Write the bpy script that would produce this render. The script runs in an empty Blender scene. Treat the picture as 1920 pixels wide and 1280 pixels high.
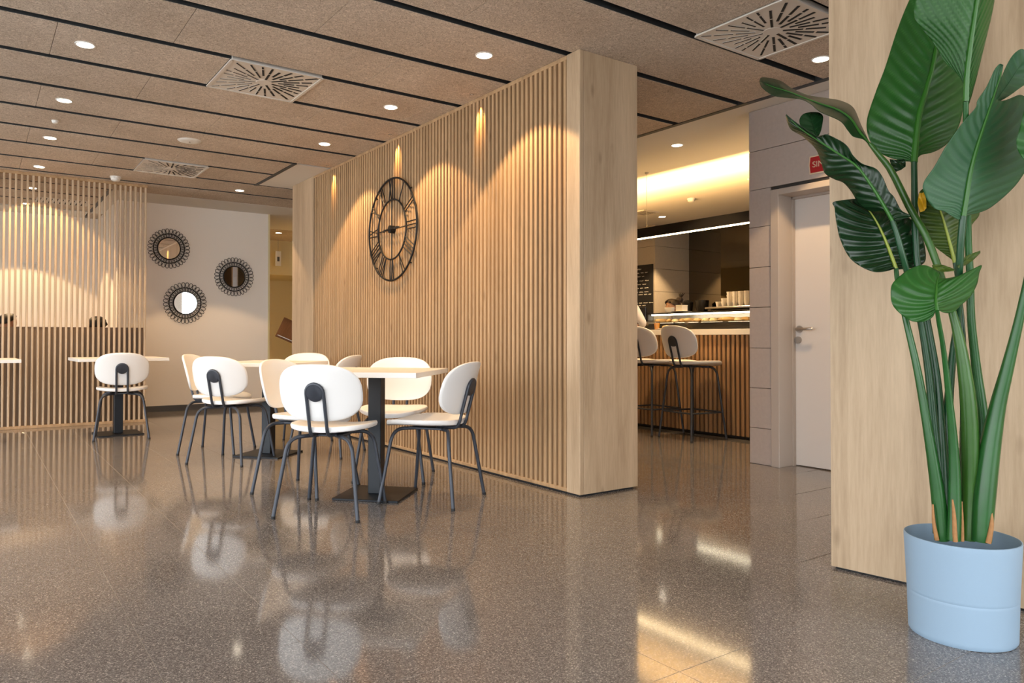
import bpy, bmesh, math, random
from mathutils import Vector, Matrix
from mathutils.bvhtree import BVHTree
random.seed(7)
sc = bpy.context.scene
C = sc.collection
PI = math.pi

# ------------------------------------------------------------------ camera
F_PX, YAW, PITCH, ROLL, SX, SY = 1384.945, 0.6042, 0.0130, 0.0012, -51.82, -22.626
EYE = Vector((0, 0, 0.93))
H = 2.65                                     # ceiling height
FW = Vector((math.sin(YAW)*math.cos(PITCH), math.cos(YAW)*math.cos(PITCH), math.sin(PITCH)))
RT0 = Vector((math.cos(YAW), -math.sin(YAW), 0))
UP0 = RT0.cross(FW)
RT = RT0*math.cos(ROLL) + UP0*math.sin(ROLL)
UP = UP0*math.cos(ROLL) - RT0*math.sin(ROLL)
cam = bpy.data.cameras.new('camera')
cam.sensor_width = 36; cam.sensor_fit = 'HORIZONTAL'
cam.lens = F_PX*36/1920
cam.shift_x = -SX/1920; cam.shift_y = SY/1920
cam.clip_start = 0.05; cam.clip_end = 200
co = bpy.data.objects.new('camera', cam); C.objects.link(co)
m = Matrix.Identity(4)
for i in range(3):
    m[i][0] = RT[i]; m[i][1] = UP[i]; m[i][2] = -FW[i]; m[i][3] = EYE[i]
co.matrix_world = m
sc.camera = co

# ------------------------------------------------------------------ world, exposure
w = bpy.data.worlds.new('overcast_sky'); sc.world = w; w.use_nodes = True
bg = w.node_tree.nodes['Background']
bg.inputs[0].default_value = (0.93, 0.97, 1.0, 1)
bg.inputs[1].default_value = 5.6
sc.view_settings.view_transform = 'Standard'
sc.view_settings.look = 'None'
sc.view_settings.gamma = 1
sc.view_settings.use_curve_mapping = False
sc.view_settings.exposure = 0.12
sc.cycles.max_bounces = 10
sc.cycles.diffuse_bounces = 5
sc.cycles.glossy_bounces = 5
sc.cycles.transparent_max_bounces = 10
sc.cycles.sample_clamp_indirect = 6
sc.cycles.caustics_reflective = False
sc.cycles.caustics_refractive = False
WARM = (1.0, 0.66, 0.34)
DOWN_W = 78.0                                # watts of a downlight

# ------------------------------------------------------------------ materials
MATS = {}
def new_mat(name):
    mt = bpy.data.materials.new(name); mt.use_nodes = True
    nt = mt.node_tree; b = nt.nodes['Principled BSDF']
    MATS[name] = mt
    return mt, nt, b
def N(nt, typ, **kw):
    n = nt.nodes.new(typ)
    for k, v in kw.items(): setattr(n, k, v)
    return n
def plain(name, col, rough=0.5, metal=0.0, spec=0.5, bump=0.0, bscale=200, var=0.0, emit=None, estr=0):
    mt, nt, b = new_mat(name)
    b.inputs['Base Color'].default_value = (*col, 1)
    b.inputs['Roughness'].default_value = rough
    b.inputs['Metallic'].default_value = metal
    b.inputs['Specular IOR Level'].default_value = spec
    if emit:
        b.inputs['Emission Color'].default_value = (*emit, 1)
        b.inputs['Emission Strength'].default_value = estr
    if bump or var:
        g = N(nt, 'ShaderNodeNewGeometry')
        nz = N(nt, 'ShaderNodeTexNoise'); nz.inputs['Scale'].default_value = bscale; nz.inputs['Detail'].default_value = 4
        nt.links.new(g.outputs['Position'], nz.inputs['Vector'])
        if bump:
            bp = N(nt, 'ShaderNodeBump'); bp.inputs['Strength'].default_value = bump; bp.inputs['Distance'].default_value = 0.003
            nt.links.new(nz.outputs['Fac'], bp.inputs['Height']); nt.links.new(bp.outputs[0], b.inputs['Normal'])
        if var:
            mx = N(nt, 'ShaderNodeMix', data_type='RGBA')
            mx.inputs[6].default_value = (*[c*(1-var) for c in col], 1); mx.inputs[7].default_value = (*[min(1, c*(1+var)) for c in col], 1)
            nt.links.new(nz.outputs['Fac'], mx.inputs[0]); nt.links.new(mx.outputs[2], b.inputs['Base Color'])
    return mt
def wood(name, light, dark, sxy=14.0, sz=0.9, rough=0.55, knots=True, fine=True, contrast=1.0, axis=2):
    mt, nt, b = new_mat(name)
    tc = N(nt, 'ShaderNodeTexCoord'); oi = N(nt, 'ShaderNodeObjectInfo')
    add = N(nt, 'ShaderNodeVectorMath', operation='ADD')
    sc_ = N(nt, 'ShaderNodeVectorMath', operation='SCALE'); sc_.inputs['Scale'].default_value = 37.0
    cmb = N(nt, 'ShaderNodeCombineXYZ')
    for i in range(3): nt.links.new(oi.outputs['Random'], cmb.inputs[i])
    nt.links.new(cmb.outputs[0], sc_.inputs[0])
    nt.links.new(tc.outputs['Object'], add.inputs[0]); nt.links.new(sc_.outputs[0], add.inputs[1])
    mp = N(nt, 'ShaderNodeMapping'); s = [sxy]*3; s[axis] = sz
    mp.inputs['Scale'].default_value = s
    nt.links.new(add.outputs[0], mp.inputs[0])
    n1 = N(nt, 'ShaderNodeTexNoise'); n1.inputs['Scale'].default_value = 0.45; n1.inputs['Detail'].default_value = 5; n1.inputs['Distortion'].default_value = 1.2
    n2 = N(nt, 'ShaderNodeTexNoise'); n2.inputs['Scale'].default_value = 7.0; n2.inputs['Detail'].default_value = 5; n2.inputs['Roughness'].default_value = 0.65
    nt.links.new(mp.outputs[0], n1.inputs['Vector']); nt.links.new(mp.outputs[0], n2.inputs['Vector'])
    mix = N(nt, 'ShaderNodeMath', operation='MULTIPLY_ADD'); mix.inputs[1].default_value = 0.36
    nt.links.new(n2.outputs['Fac'], mix.inputs[0])
    half = N(nt, 'ShaderNodeMath', operation='MULTIPLY'); half.inputs[1].default_value = 0.64
    nt.links.new(n1.outputs['Fac'], half.inputs[0]); nt.links.new(half.outputs[0], mix.inputs[2])
    rp = N(nt, 'ShaderNodeValToRGB')
    e = rp.color_ramp.elements
    e[0].position = 0.5-0.17/contrast; e[0].color = (*dark, 1); e[1].position = 0.5+0.13/contrast; e[1].color = (*light, 1)
    nt.links.new(mix.outputs[0], rp.inputs[0])
    last = rp.outputs[0]
    if knots:
        mk = N(nt, 'ShaderNodeMapping'); s = [9.0]*3; s[axis] = 3.2; mk.inputs['Scale'].default_value = s
        nt.links.new(add.outputs[0], mk.inputs[0])
        v = N(nt, 'ShaderNodeTexVoronoi'); v.inputs['Scale'].default_value = 0.75; v.inputs['Randomness'].default_value = 1
        nt.links.new(mk.outputs[0], v.inputs['Vector'])
        kr = N(nt, 'ShaderNodeValToRGB'); ke = kr.color_ramp.elements
        ke[0].position = 0.02; ke[0].color = (1, 1, 1, 1); ke[1].position = 0.13; ke[1].color = (0, 0, 0, 1)
        nt.links.new(v.outputs['Distance'], kr.inputs[0])
        km = N(nt, 'ShaderNodeMix', data_type='RGBA'); km.inputs[7].default_value = (dark[0]*0.55, dark[1]*0.5, dark[2]*0.45, 1)
        kf = N(nt, 'ShaderNodeMath', operation='MULTIPLY'); kf.inputs[1].default_value = 0.55
        nt.links.new(kr.outputs[0], kf.inputs[0]); nt.links.new(kf.outputs[0], km.inputs[0]); nt.links.new(last, km.inputs[6])
        last = km.outputs[2]
    nt.links.new(last, b.inputs['Base Color'])
    b.inputs['Roughness'].default_value = rough
    b.inputs['Specular IOR Level'].default_value = 0.35
    bp = N(nt, 'ShaderNodeBump'); bp.inputs['Strength'].default_value = 0.12; bp.inputs['Distance'].default_value = 0.001
    nt.links.new(n2.outputs['Fac'], bp.inputs['Height']); nt.links.new(bp.outputs[0], b.inputs['Normal'])
    return mt
wood('oak', (0.60, 0.45, 0.30), (0.39, 0.275, 0.17), sxy=13, sz=1.0, contrast=0.9)
wood('oak_slat', (0.54, 0.355, 0.195), (0.35, 0.22, 0.115), sxy=30, sz=1.2, knots=True)
wood('oak_dark', (0.11, 0.07, 0.04), (0.07, 0.045, 0.025), knots=False)
wood('oak_screen', (0.66, 0.50, 0.34), (0.48, 0.35, 0.225), sxy=30, sz=1.2, knots=False)
wood('oak_grey', (0.36, 0.27, 0.19), (0.22, 0.16, 0.11), knots=False)
wood('bar_slat', (0.46, 0.27, 0.13), (0.27, 0.15, 0.07), sxy=30, sz=1.2, knots=False)
wood('walnut', (0.20, 0.09, 0.04), (0.11, 0.05, 0.02), knots=False)

def terrazzo():
    mt, nt, b = new_mat('terrazzo')
    g = N(nt, 'ShaderNodeNewGeometry')
    v = N(nt, 'ShaderNodeTexVoronoi'); v.inputs['Scale'].default_value = 300
    n = N(nt, 'ShaderNodeTexNoise'); n.inputs['Scale'].default_value = 150; n.inputs['Detail'].default_value = 3
    big = N(nt, 'ShaderNodeTexNoise'); big.inputs['Scale'].default_value = 1.3; big.inputs['Detail'].default_value = 2
    for k in (v, n, big): nt.links.new(g.outputs['Position'], k.inputs['Vector'])
    rp = N(nt, 'ShaderNodeValToRGB'); rp.color_ramp.interpolation = 'LINEAR'
    e = rp.color_ramp.elements
    e[0].position = 0.0; e[0].color = (0.098, 0.090, 0.086, 1)
    e[1].position = 1.0; e[1].color = (0.52, 0.47, 0.43, 1)
    a = e.new(0.45); a.color = (0.178, 0.163, 0.156, 1)
    a = e.new(0.80); a.color = (0.235, 0.216, 0.207, 1)
    a = e.new(0.93); a.color = (0.36, 0.33, 0.315, 1)
    sep = N(nt, 'ShaderNodeSeparateColor'); nt.links.new(v.outputs['Color'], sep.inputs[0])
    nt.links.new(sep.outputs[0], rp.inputs[0])
    mx = N(nt, 'ShaderNodeMix', data_type='RGBA', blend_type='MULTIPLY'); mx.inputs[0].default_value = 1.0
    r2 = N(nt, 'ShaderNodeValToRGB'); r2.color_ramp.elements[0].position = 0.3; r2.color_ramp.elements[0].color = (0.7, 0.7, 0.7, 1)
    r2.color_ramp.elements[1].position = 0.7; r2.color_ramp.elements[1].color = (1.15, 1.15, 1.15, 1)
    nt.links.new(n.outputs['Fac'], r2.inputs[0])
    nt.links.new(rp.outputs[0], mx.inputs[6]); nt.links.new(r2.outputs[0], mx.inputs[7])
    nt.links.new(mx.outputs[2], b.inputs['Base Color'])
    rr = N(nt, 'ShaderNodeMapRange'); rr.inputs['To Min'].default_value = 0.055; rr.inputs['To Max'].default_value = 0.11
    nt.links.new(big.outputs['Fac'], rr.inputs['Value']); nt.links.new(rr.outputs[0], b.inputs['Roughness'])
    b.inputs['Specular IOR Level'].default_value = 0.75
    return mt
terrazzo()

def woodwool():
    mt, nt, b = new_mat('woodwool')
    g = N(nt, 'ShaderNodeNewGeometry')
    n1 = N(nt, 'ShaderNodeTexNoise'); n1.inputs['Scale'].default_value = 60; n1.inputs['Detail'].default_value = 5; n1.inputs['Roughness'].default_value = 0.75; n1.inputs['Distortion'].default_value = 2.0
    n2 = N(nt, 'ShaderNodeTexNoise'); n2.inputs['Scale'].default_value = 2.2; n2.inputs['Detail'].default_value = 3
    for k in (n1, n2): nt.links.new(g.outputs['Position'], k.inputs['Vector'])
    rp = N(nt, 'ShaderNodeValToRGB'); e = rp.color_ramp.elements
    e[0].position = 0.33; e[0].color = (0.33, 0.26, 0.20, 1); e[1].position = 0.64; e[1].color = (0.90, 0.79, 0.68, 1)
    nt.links.new(n1.outputs['Fac'], rp.inputs[0])
    mx = N(nt, 'ShaderNodeMix', data_type='RGBA', blend_type='MULTIPLY'); mx.inputs[0].default_value = 0.6
    r2 = N(nt, 'ShaderNodeValToRGB'); r2.color_ramp.elements[0].position = 0.3; r2.color_ramp.elements[0].color = (0.75, 0.72, 0.68, 1)
    r2.color_ramp.elements[1].position = 0.7; r2.color_ramp.elements[1].color = (1, 1, 1, 1)
    nt.links.new(n2.outputs['Fac'], r2.inputs[0]); nt.links.new(rp.outputs[0], mx.inputs[6]); nt.links.new(r2.outputs[0], mx.inputs[7])
    nt.links.new(mx.outputs[2], b.inputs['Base Color'])
    b.inputs['Roughness'].default_value = 0.95; b.inputs['Specular IOR Level'].default_value = 0.1
    bp = N(nt, 'ShaderNodeBump'); bp.inputs['Strength'].default_value = 0.8; bp.inputs['Distance'].default_value = 0.004
    nt.links.new(n1.outputs['Fac'], bp.inputs['Height']); nt.links.new(bp.outputs[0], b.inputs['Normal'])
    return mt
woodwool()

plain('grout', (0.42, 0.38, 0.34), 0.6)
plain('plaster', (0.78, 0.75, 0.70), 0.9, bump=0.05, bscale=120)
plain('white_wall', (0.91, 0.845, 0.77), 0.9, bump=0.05, bscale=150)
plain('track', (0.055, 0.06, 0.065), 0.45, metal=0.3)
plain('track_black', (0.012, 0.012, 0.013), 0.7)
plain('white_paint', (0.82, 0.82, 0.80), 0.45)
plain('diffuser', (0.70, 0.655, 0.60), 0.45)
plain('slot_black', (0.008, 0.008, 0.008), 0.8)
plain('lamp_glow', (1, 1, 1), 0.5, emit=(1.0, 0.86, 0.66), estr=14)
plain('strip_glow', (1, 1, 1), 0.5, emit=(1.0, 0.72, 0.38), estr=22)
plain('strip_glow_up', (1, 1, 1), 0.5, emit=(1.0, 0.60, 0.22), estr=12)
plain('case_glow', (1, 1, 1), 0.5, emit=(1.0, 0.82, 0.58), estr=16)
plain('chair_white', (0.87, 0.87, 0.87), 0.42, bump=0.03, bscale=60)
plain('steel_blue', (0.045, 0.052, 0.068), 0.42, metal=0.25, bump=0.05, bscale=600)
plain('rubber', (0.012, 0.012, 0.013), 0.7)
plain('table_white', (0.85, 0.84, 0.82), 0.35)
plain('table_post', (0.009, 0.012, 0.017), 0.42, metal=0.3)
plain('iron', (0.012, 0.011, 0.011), 0.5, metal=0.4)
plain('mirror', (0.92, 0.92, 0.92), 0.02, metal=1.0)
plain('mirror_dark', (0.21, 0.185, 0.145), 0.03, metal=1.0)
plain('tile_beige', (0.47, 0.41, 0.375), 0.6, bump=0.06, bscale=40, var=0.10)
plain('tile_joint', (0.05, 0.045, 0.04), 0.9)
plain('tile_cream', (0.52, 0.46, 0.37), 0.6, bump=0.05, bscale=40, var=0.08)
plain('door_white', (0.74, 0.69, 0.65), 0.4)
plain('frame_beige', (0.47, 0.41, 0.36), 0.45)
plain('steel', (0.50, 0.46, 0.42), 0.28, metal=1.0)
plain('sign_red', (0.42, 0.012, 0.015), 0.4)
plain('sign_cream', (0.72, 0.60, 0.42), 0.5)
plain('skirting', (0.075, 0.075, 0.08), 0.5)
plain('pot_blue', (0.27, 0.385, 0.51), 0.55, bump=0.05, bscale=300)
plain('soil', (0.02, 0.013, 0.009), 0.95, bump=0.8, bscale=60)
plain('dry_sheath', (0.36, 0.17, 0.06), 0.7, bump=0.2, bscale=80, var=0.3)
plain('counter_white', (0.78, 0.74, 0.68), 0.35)
plain('black_gloss', (0.012, 0.011, 0.010), 0.25)
plain('black_matt', (0.02, 0.018, 0.017), 0.6)
plain('chalk', (0.75, 0.72, 0.66), 0.9)
plain('ceramic', (0.84, 0.80, 0.72), 0.3)
plain('pastry', (0.66, 0.34, 0.09), 0.55, bump=0.4, bscale=60, var=0.35)
plain('pastry_pale', (0.80, 0.55, 0.24), 0.6, bump=0.4, bscale=60, var=0.25)
plain('skin', (0.52, 0.29, 0.19), 0.5)
plain('hair_brown', (0.014, 0.006, 0.004), 0.5, bump=0.5, bscale=140)
plain('hair_black', (0.010, 0.008, 0.007), 0.5, bump=0.5, bscale=140)
plain('mask_white', (0.82, 0.82, 0.82), 0.7)
plain('shirt_white', (0.72, 0.69, 0.72), 0.8)
plain('shirt_dark', (0.05, 0.05, 0.06), 0.8)
plain('trousers', (0.03, 0.03, 0.04), 0.8)
plain('shoe', (0.015, 0.013, 0.012), 0.5)
plain('eye', (0.02, 0.015, 0.012), 0.2)
plain('corridor_yellow', (0.74, 0.63, 0.36), 0.85)
plain('pavement', (0.60, 0.59, 0.57), 0.9, var=0.1, bscale=3)
plain('cable', (0.55, 0.5, 0.42), 0.5)
plain('red_print', (0.6, 0.05, 0.03), 0.5)

def glassy(name, tint, gl=0.12, rough=0.02):
    mt, nt, b = new_mat(name)
    nt.nodes.remove(b)
    out = nt.nodes['Material Output']
    tr = N(nt, 'ShaderNodeBsdfTransparent'); tr.inputs[0].default_value = (*tint, 1)
    g = N(nt, 'ShaderNodeBsdfGlossy'); g.inputs['Roughness'].default_value = rough
    mx = N(nt, 'ShaderNodeMixShader'); mx.inputs[0].default_value = gl
    nt.links.new(tr.outputs[0], mx.inputs[1]); nt.links.new(g.outputs[0], mx.inputs[2]); nt.links.new(mx.outputs[0], out.inputs[0])
glassy('case_glass', (0.93, 0.96, 0.96), 0.08)
glassy('drink_glass', (0.95, 0.95, 0.95), 0.12)
plain('beer', (0.75, 0.33, 0.03), 0.15)

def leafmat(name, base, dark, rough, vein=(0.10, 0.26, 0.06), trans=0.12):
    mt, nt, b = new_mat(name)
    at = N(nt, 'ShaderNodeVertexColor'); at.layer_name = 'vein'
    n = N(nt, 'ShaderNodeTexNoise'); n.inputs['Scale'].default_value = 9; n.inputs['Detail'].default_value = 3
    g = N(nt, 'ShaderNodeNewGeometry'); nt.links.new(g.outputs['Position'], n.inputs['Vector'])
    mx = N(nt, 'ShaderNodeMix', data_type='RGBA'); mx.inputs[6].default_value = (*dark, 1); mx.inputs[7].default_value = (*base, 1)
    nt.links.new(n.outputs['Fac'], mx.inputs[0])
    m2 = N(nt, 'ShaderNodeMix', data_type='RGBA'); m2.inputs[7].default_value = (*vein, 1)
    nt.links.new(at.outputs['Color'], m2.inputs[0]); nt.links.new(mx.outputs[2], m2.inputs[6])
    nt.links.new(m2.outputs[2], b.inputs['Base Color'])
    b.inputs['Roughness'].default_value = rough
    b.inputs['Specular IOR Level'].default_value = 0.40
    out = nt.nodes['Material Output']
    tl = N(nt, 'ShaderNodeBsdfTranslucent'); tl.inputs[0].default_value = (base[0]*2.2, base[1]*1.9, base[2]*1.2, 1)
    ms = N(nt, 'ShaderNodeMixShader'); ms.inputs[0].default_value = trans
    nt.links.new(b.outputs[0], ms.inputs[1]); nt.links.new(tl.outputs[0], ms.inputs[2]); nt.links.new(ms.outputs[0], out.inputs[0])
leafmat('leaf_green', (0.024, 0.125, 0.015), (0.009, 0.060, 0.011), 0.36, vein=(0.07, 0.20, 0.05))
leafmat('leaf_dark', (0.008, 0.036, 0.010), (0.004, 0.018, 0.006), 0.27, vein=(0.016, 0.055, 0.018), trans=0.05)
leafmat('leaf_pale', (0.030, 0.115, 0.040), (0.014, 0.070, 0.030), 0.45, vein=(0.055, 0.16, 0.06))
leafmat('leaf_olive', (0.07, 0.115, 0.014), (0.03, 0.07, 0.010), 0.45, vein=(0.16, 0.20, 0.02))
plain('midrib_green', (0.026, 0.125, 0.012), 0.35)
plain('midrib_yellow', (0.30, 0.36, 0.04), 0.4)
plain('petiole_green', (0.014, 0.090, 0.016), 0.32, var=0.25, bscale=14)
plain('petiole_dark', (0.010, 0.060, 0.020), 0.32, var=0.25, bscale=14)
plain('petiole_lime', (0.032, 0.110, 0.012), 0.35, var=0.3, bscale=10)
plain('leaf_yellow', (0.75, 0.42, 0.01), 0.5)

# ------------------------------------------------------------------ mesh helpers
class MB:
    """collects geometry for ONE mesh"""
    def __init__(s): s.v = []; s.f = []; s.mi = []
    def add(s, vs, fs, mi=0):
        o = len(s.v); s.v += [tuple(v) for v in vs]; s.f += [tuple(i+o for i in f) for f in fs]; s.mi += [mi]*len(fs); return s
    def box(s, x0, x1, y0, y1, z0, z1, mi=0):
        return s.add([(x0,y0,z0),(x1,y0,z0),(x1,y1,z0),(x0,y1,z0),(x0,y0,z1),(x1,y0,z1),(x1,y1,z1),(x0,y1,z1)],
                     [(3,2,1,0),(4,5,6,7),(0,1,5,4),(1,2,6,5),(2,3,7,6),(3,0,4,7)], mi)
    def cbox(s, x0, x1, y0, y1, z0, z1, c=0.003, mi=0):
        """box with chamfered vertical and horizontal edges"""
        vs = []; fs = []
        def ring(z, k):
            a, b_, c_, d = x0+k, x1-k, y0+k, y1-k
            e = c
            return [(a+e-k if 0 else a+e, c_, z), (b_-e, c_, z), (b_, c_+e, z), (b_, d-e, z), (b_-e, d, z), (a+e, d, z), (a, d-e, z), (a, c_+e, z)]
        for z, k in ((z0, c*0.7), (z0+c, 0), (z1-c, 0), (z1, c*0.7)): vs += ring(z, k)
        for r in range(3):
            for i in range(8):
                j = (i+1) % 8; fs.append((r*8+i, r*8+j, r*8+8+j, r*8+8+i))
        fs.append(tuple(range(7, -1, -1))); fs.append(tuple(range(24, 32)))
        return s.add(vs, fs, mi)
    def tube(s, pts, rad, n=8, mi=0, caps=True, closed=False):
        pts = [Vector(p) for p in pts]; k = len(pts)
        if not hasattr(rad, '__len__'): rad = [rad]*k
        vs = []; fs = []; prev = None
        for i, p in enumerate(pts):
            if closed: t = pts[(i+1) % k]-pts[i-1]
            else: t = (pts[min(i+1, k-1)]-pts[max(i-1, 0)])
            t.normalize()
            if prev is None:
                a = Vector((0,0,1)) if abs(t.z) < 0.9 else Vector((1,0,0))
                u = t.cross(a).normalized()
            else:
                u = (prev - t*prev.dot(t)).normalized()
            prev = u; vv = t.cross(u)
            for j in range(n):
                an = 2*PI*j/n; vs.append(p+(u*math.cos(an)+vv*math.sin(an))*rad[i])
        m_ = k if closed else k-1
        for i in range(m_):
            for j in range(n):
                a = i*n+j; b_ = i*n+(j+1) % n; c_ = ((i+1) % k)*n+(j+1) % n; d = ((i+1) % k)*n+j
                fs.append((a, b_, c_, d))
        if caps and not closed:
            fs.append(tuple(range(n-1, -1, -1))); fs.append(tuple(range((k-1)*n, k*n)))
        return s.add(vs, fs, mi)
    def lathe(s, prof, n=32, cx=0, cy=0, mi=0, sy=1.0):
        vs = []; fs = []
        for r, z in prof:
            for j in range(n):
                a = 2*PI*j/n; vs.append((cx+r*math.cos(a), cy+r*math.sin(a)*sy, z))
        for i in range(len(prof)-1):
            for j in range(n):
                k = (j+1) % n; fs.append((i*n+j, i*n+k, (i+1)*n+k, (i+1)*n+j))
        if prof[0][0] > 1e-6: fs.append(tuple(range(n-1, -1, -1)))
        if prof[-1][0] > 1e-6: fs.append(tuple(range((len(prof)-1)*n, len(prof)*n)))
        return s.add(vs, fs, mi)
    def mesh(s, name, mats, smooth=False):
        me = bpy.data.meshes.new(name); me.from_pydata(s.v, [], s.f); me.update()
        for mt in (mats if isinstance(mats, (list, tuple)) else [mats]): me.materials.append(MATS[mt])
        if any(s.mi): me.polygons.foreach_set('material_index', s.mi)
        if smooth:
            bm = bmesh.new(); bm.from_mesh(me); bmesh.ops.remove_doubles(bm, verts=bm.verts, dist=1e-6)
            bmesh.ops.recalc_face_normals(bm, faces=bm.faces)
            for f in bm.faces: f.smooth = True
            for e in bm.edges:
                if len(e.link_faces) == 2 and e.calc_face_angle(0) > 0.7: e.smooth = False
            bm.to_mesh(me); bm.free()
        return me
    def build(s, name, mats, parent=None, smooth=False, loc=None):
        return link(name, s.mesh(name, mats, smooth), parent, loc)
def link(name, me, parent=None, loc=None):
    o = bpy.data.objects.new(name, me); C.objects.link(o)
    if parent is not None: o.parent = parent
    if loc is not None: o.location = loc
    return o
def tag(o, label, cat, group=None):
    o['label'] = label; o['category'] = cat
    if group: o['group'] = group
    return o
def struct(o, label=None):
    o['kind'] = 'structure'
    if label: o['label'] = label
    return o
def thing(name, label, cat, loc=(0,0,0), rz=0, group=None):
    o = bpy.data.objects.new(name, None); C.objects.link(o); o.empty_display_size = 0.1
    o.location = loc; o.rotation_euler = (0,0,rz)
    return tag(o, label, cat, group)
def dup(root, loc, rz, label):
    r = root.copy(); C.objects.link(r); r.location = loc; r.rotation_euler = (0,0,rz); r['label'] = label
    for ch in list(root.children):
        c = ch.copy(); C.objects.link(c); c.parent = r
        for g in ch.children:
            d = g.copy(); C.objects.link(d); d.parent = c
    return r
def text_mesh(name, txt, size, mat, extrude=0.0008):
    cu = bpy.data.curves.new(name, 'FONT'); cu.body = txt; cu.size = size; cu.extrude = extrude; cu.align_x = 'LEFT'; cu.align_y = 'CENTER'
    o = bpy.data.objects.new(name, cu); C.objects.link(o)
    dg = bpy.context.evaluated_depsgraph_get(); me = bpy.data.meshes.new_from_object(o.evaluated_get(dg))
    bpy.data.objects.remove(o); bpy.data.curves.remove(cu)
    me.materials.clear(); me.materials.append(MATS[mat]); return me
def project(P):
    d = Vector(P)-EYE; z = d.dot(FW)
    return (960+SX+F_PX*d.dot(RT)/z, 640+SY-F_PX*d.dot(UP)/z, z)
def at(x, y, depth):
    """point in the room seen at (x, y) of the photograph, depth metres ahead of the eye"""
    return EYE + FW*depth + RT*((x-960-SX)*depth/F_PX) - UP*((y-640-SY)*depth/F_PX)

# ================================================================== SETTING
# ---- floor: slab, grout bed and 40 cm tiles
floor = struct(MB().box(-3.7, 12.5, -2.3, 14.2, -0.12, -0.0015).build('floor', 'terrazzo'), 'polished brown terrazzo floor')
cand = []
for i in range(-14, 22):
    for j in range(-8, 34):
        x, y = 0.43+0.4*i+0.2, 1.0+0.4*j+0.2
        if x < -3.4 or x > 8 or y > 10 or y < -2: continue
        px, py, z = project((x, y, 0))
        if z < 0.5: continue
        if -60 < px < 1980 and py < 1400:
            if x > 2.95 and 3.3 < y < 8.1: continue
            if x > 2.9 and y < 1.6: continue
            if px > 1230 and px < 1480 and False: continue
            vis = True
            if x > 3.45 and (px < 1190 or px > 1570 or x > 5.9): vis = False
            if y > 9.0 and x < 1.5: vis = False
            if vis: cand.append((z, x, y))
cand.sort(); cand = cand[:300]
tile_me = MB().cbox(-0.1992, 0.1992, -0.1992, 0.1992, -0.0012, 0.0, c=0.0004).mesh('tile', 'terrazzo')
gb = MB()
for z, x, y in cand:
    link('tile', tile_me, floor, (x, y, 0))
    gb.add([(x-.2, y-.2, -0.0008), (x+.2, y-.2, -0.0008), (x+.2, y+.2, -0.0008), (x-.2, y+.2, -0.0008)], [(0,1,2,3)])
gb.build('grout_bed', 'grout', floor)
struct(MB().box(-30, 30, -30, -2.3, -0.2, -0.02).box(-30, -3.7, -2.3, 14, -0.2, -0.02).build('ground', 'pavement'), 'pale paving outside the windows')

# ---- ceiling: dark void slab, woodwool panels in rows, metal tracks between them
ceiling = struct(MB().box(-3.7, 4.62, -2.3, 14.2, H+0.05, H+0.25).build('ceiling', 'track_black'), 'woodwool panel ceiling with dark metal tracks')
PITCH_Y = 0.608; Y0 = 2.15; GAP = 0.062
VENTS = [(1.28, 4), (1.32, 9), (3.34, 0)]         # x of the diffuser, row number
VS = 0.60
row_y = lambda k: Y0+PITCH_Y*k
pcache = {}
def wool_panel(x0, x1, y0, y1):
    key = (round(x1-x0, 4), round(y1-y0, 4))
    if key not in pcache:
        pcache[key] = MB().cbox(-key[0]/2+.0012, key[0]/2-.0012, -key[1]/2, key[1]/2, 0, 0.035, c=0.002).mesh('wool_panel', 'woodwool')
    return link('wool_panel', pcache[key], ceiling, ((x0+x1)/2, (y0+y1)/2, H))
for k in range(-2, 20):
    y0, y1 = row_y(k)+GAP/2, row_y(k+1)-GAP/2
    if k == 11: y1 = 9.43
    off = 0.36 if k % 2 == 0 else 0.94
    xe = 2.56 if k in (8, 9) else 4.60
    spans = [(-3.6, xe)]
    for vx, vk in VENTS:
        if vk == k:
            spans = [s for a, b in spans for s in ((a, vx), (vx+VS, b)) if s[1]-s[0] > 0.02]
    if 12 <= k: spans = [(-3.6, 1.26)] if k < 15 else []
    for a, b in spans:
        cuts = [a]
        x = off-1.2*5
        while x < b:
            if x > a+0.02 and x < b-0.02: cuts.append(x)
            x += 1.2
        cuts.append(b)
        for c0, c1 in zip(cuts, cuts[1:]): wool_panel(c0, c1, y0, y1)
    if k <= 14:
        xa, xb = -3.6, (4.60 if k < 12 else 1.26)
        if k == 9: xb = 2.56
        yc = row_y(k); g = GAP/2
        mb = MB()
        mb.box(xa, xb, yc-g, yc-g+0.004, H+0.004, H+0.05).box(xa, xb, yc+g-0.004, yc+g, H+0.002, H+0.05).box(xa, xb, yc-g, yc+g, H+0.044, H+0.05, 1)
        mb.build('ceiling_track', ['track', 'track_black'], ceiling)
# front part of the ceiling, behind the camera
MB().box(-3.6, 4.6, -2.25, row_y(-2)-0.03, H, H+0.04).build('wool_field', 'woodwool', ceiling)
MB().box(4.60, 4.645, -2.3, 9.45, H-0.004, H+0.05).build('edge_track', 'track', ceiling)
MB().box(2.56, 2.60, 7.02, 8.26, H-0.004, H+0.05).build('edge_track', 'track', ceiling)
MB().box(1.26, 1.30, 9.46, 11.3, H-0.004, H+0.05).build('edge_track', 'track', ceiling)
MB().box(2.60, 4.60, 7.04, 8.22, H, H+0.04).build('plaster_field', 'plaster', ceiling)
struct(MB().box(1.30, 4.62, 9.45, 11.4, H, H+0.04).box(-3.6, 1.26, 11.32, 12.5, H, H+0.04).build('ceiling_back', 'plaster'), 'cream plaster strip of ceiling along the back wall')
MB().box(1.30, 4.60, 11.42, 12.7, H, H+0.04).build('wool_field', 'woodwool', ceiling)
struct(MB().box(4.645, 12.5, -2.3, 14.2, H, H+0.2).build('ceiling_bar', 'plaster'), 'smooth plaster ceiling over the bar')

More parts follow.
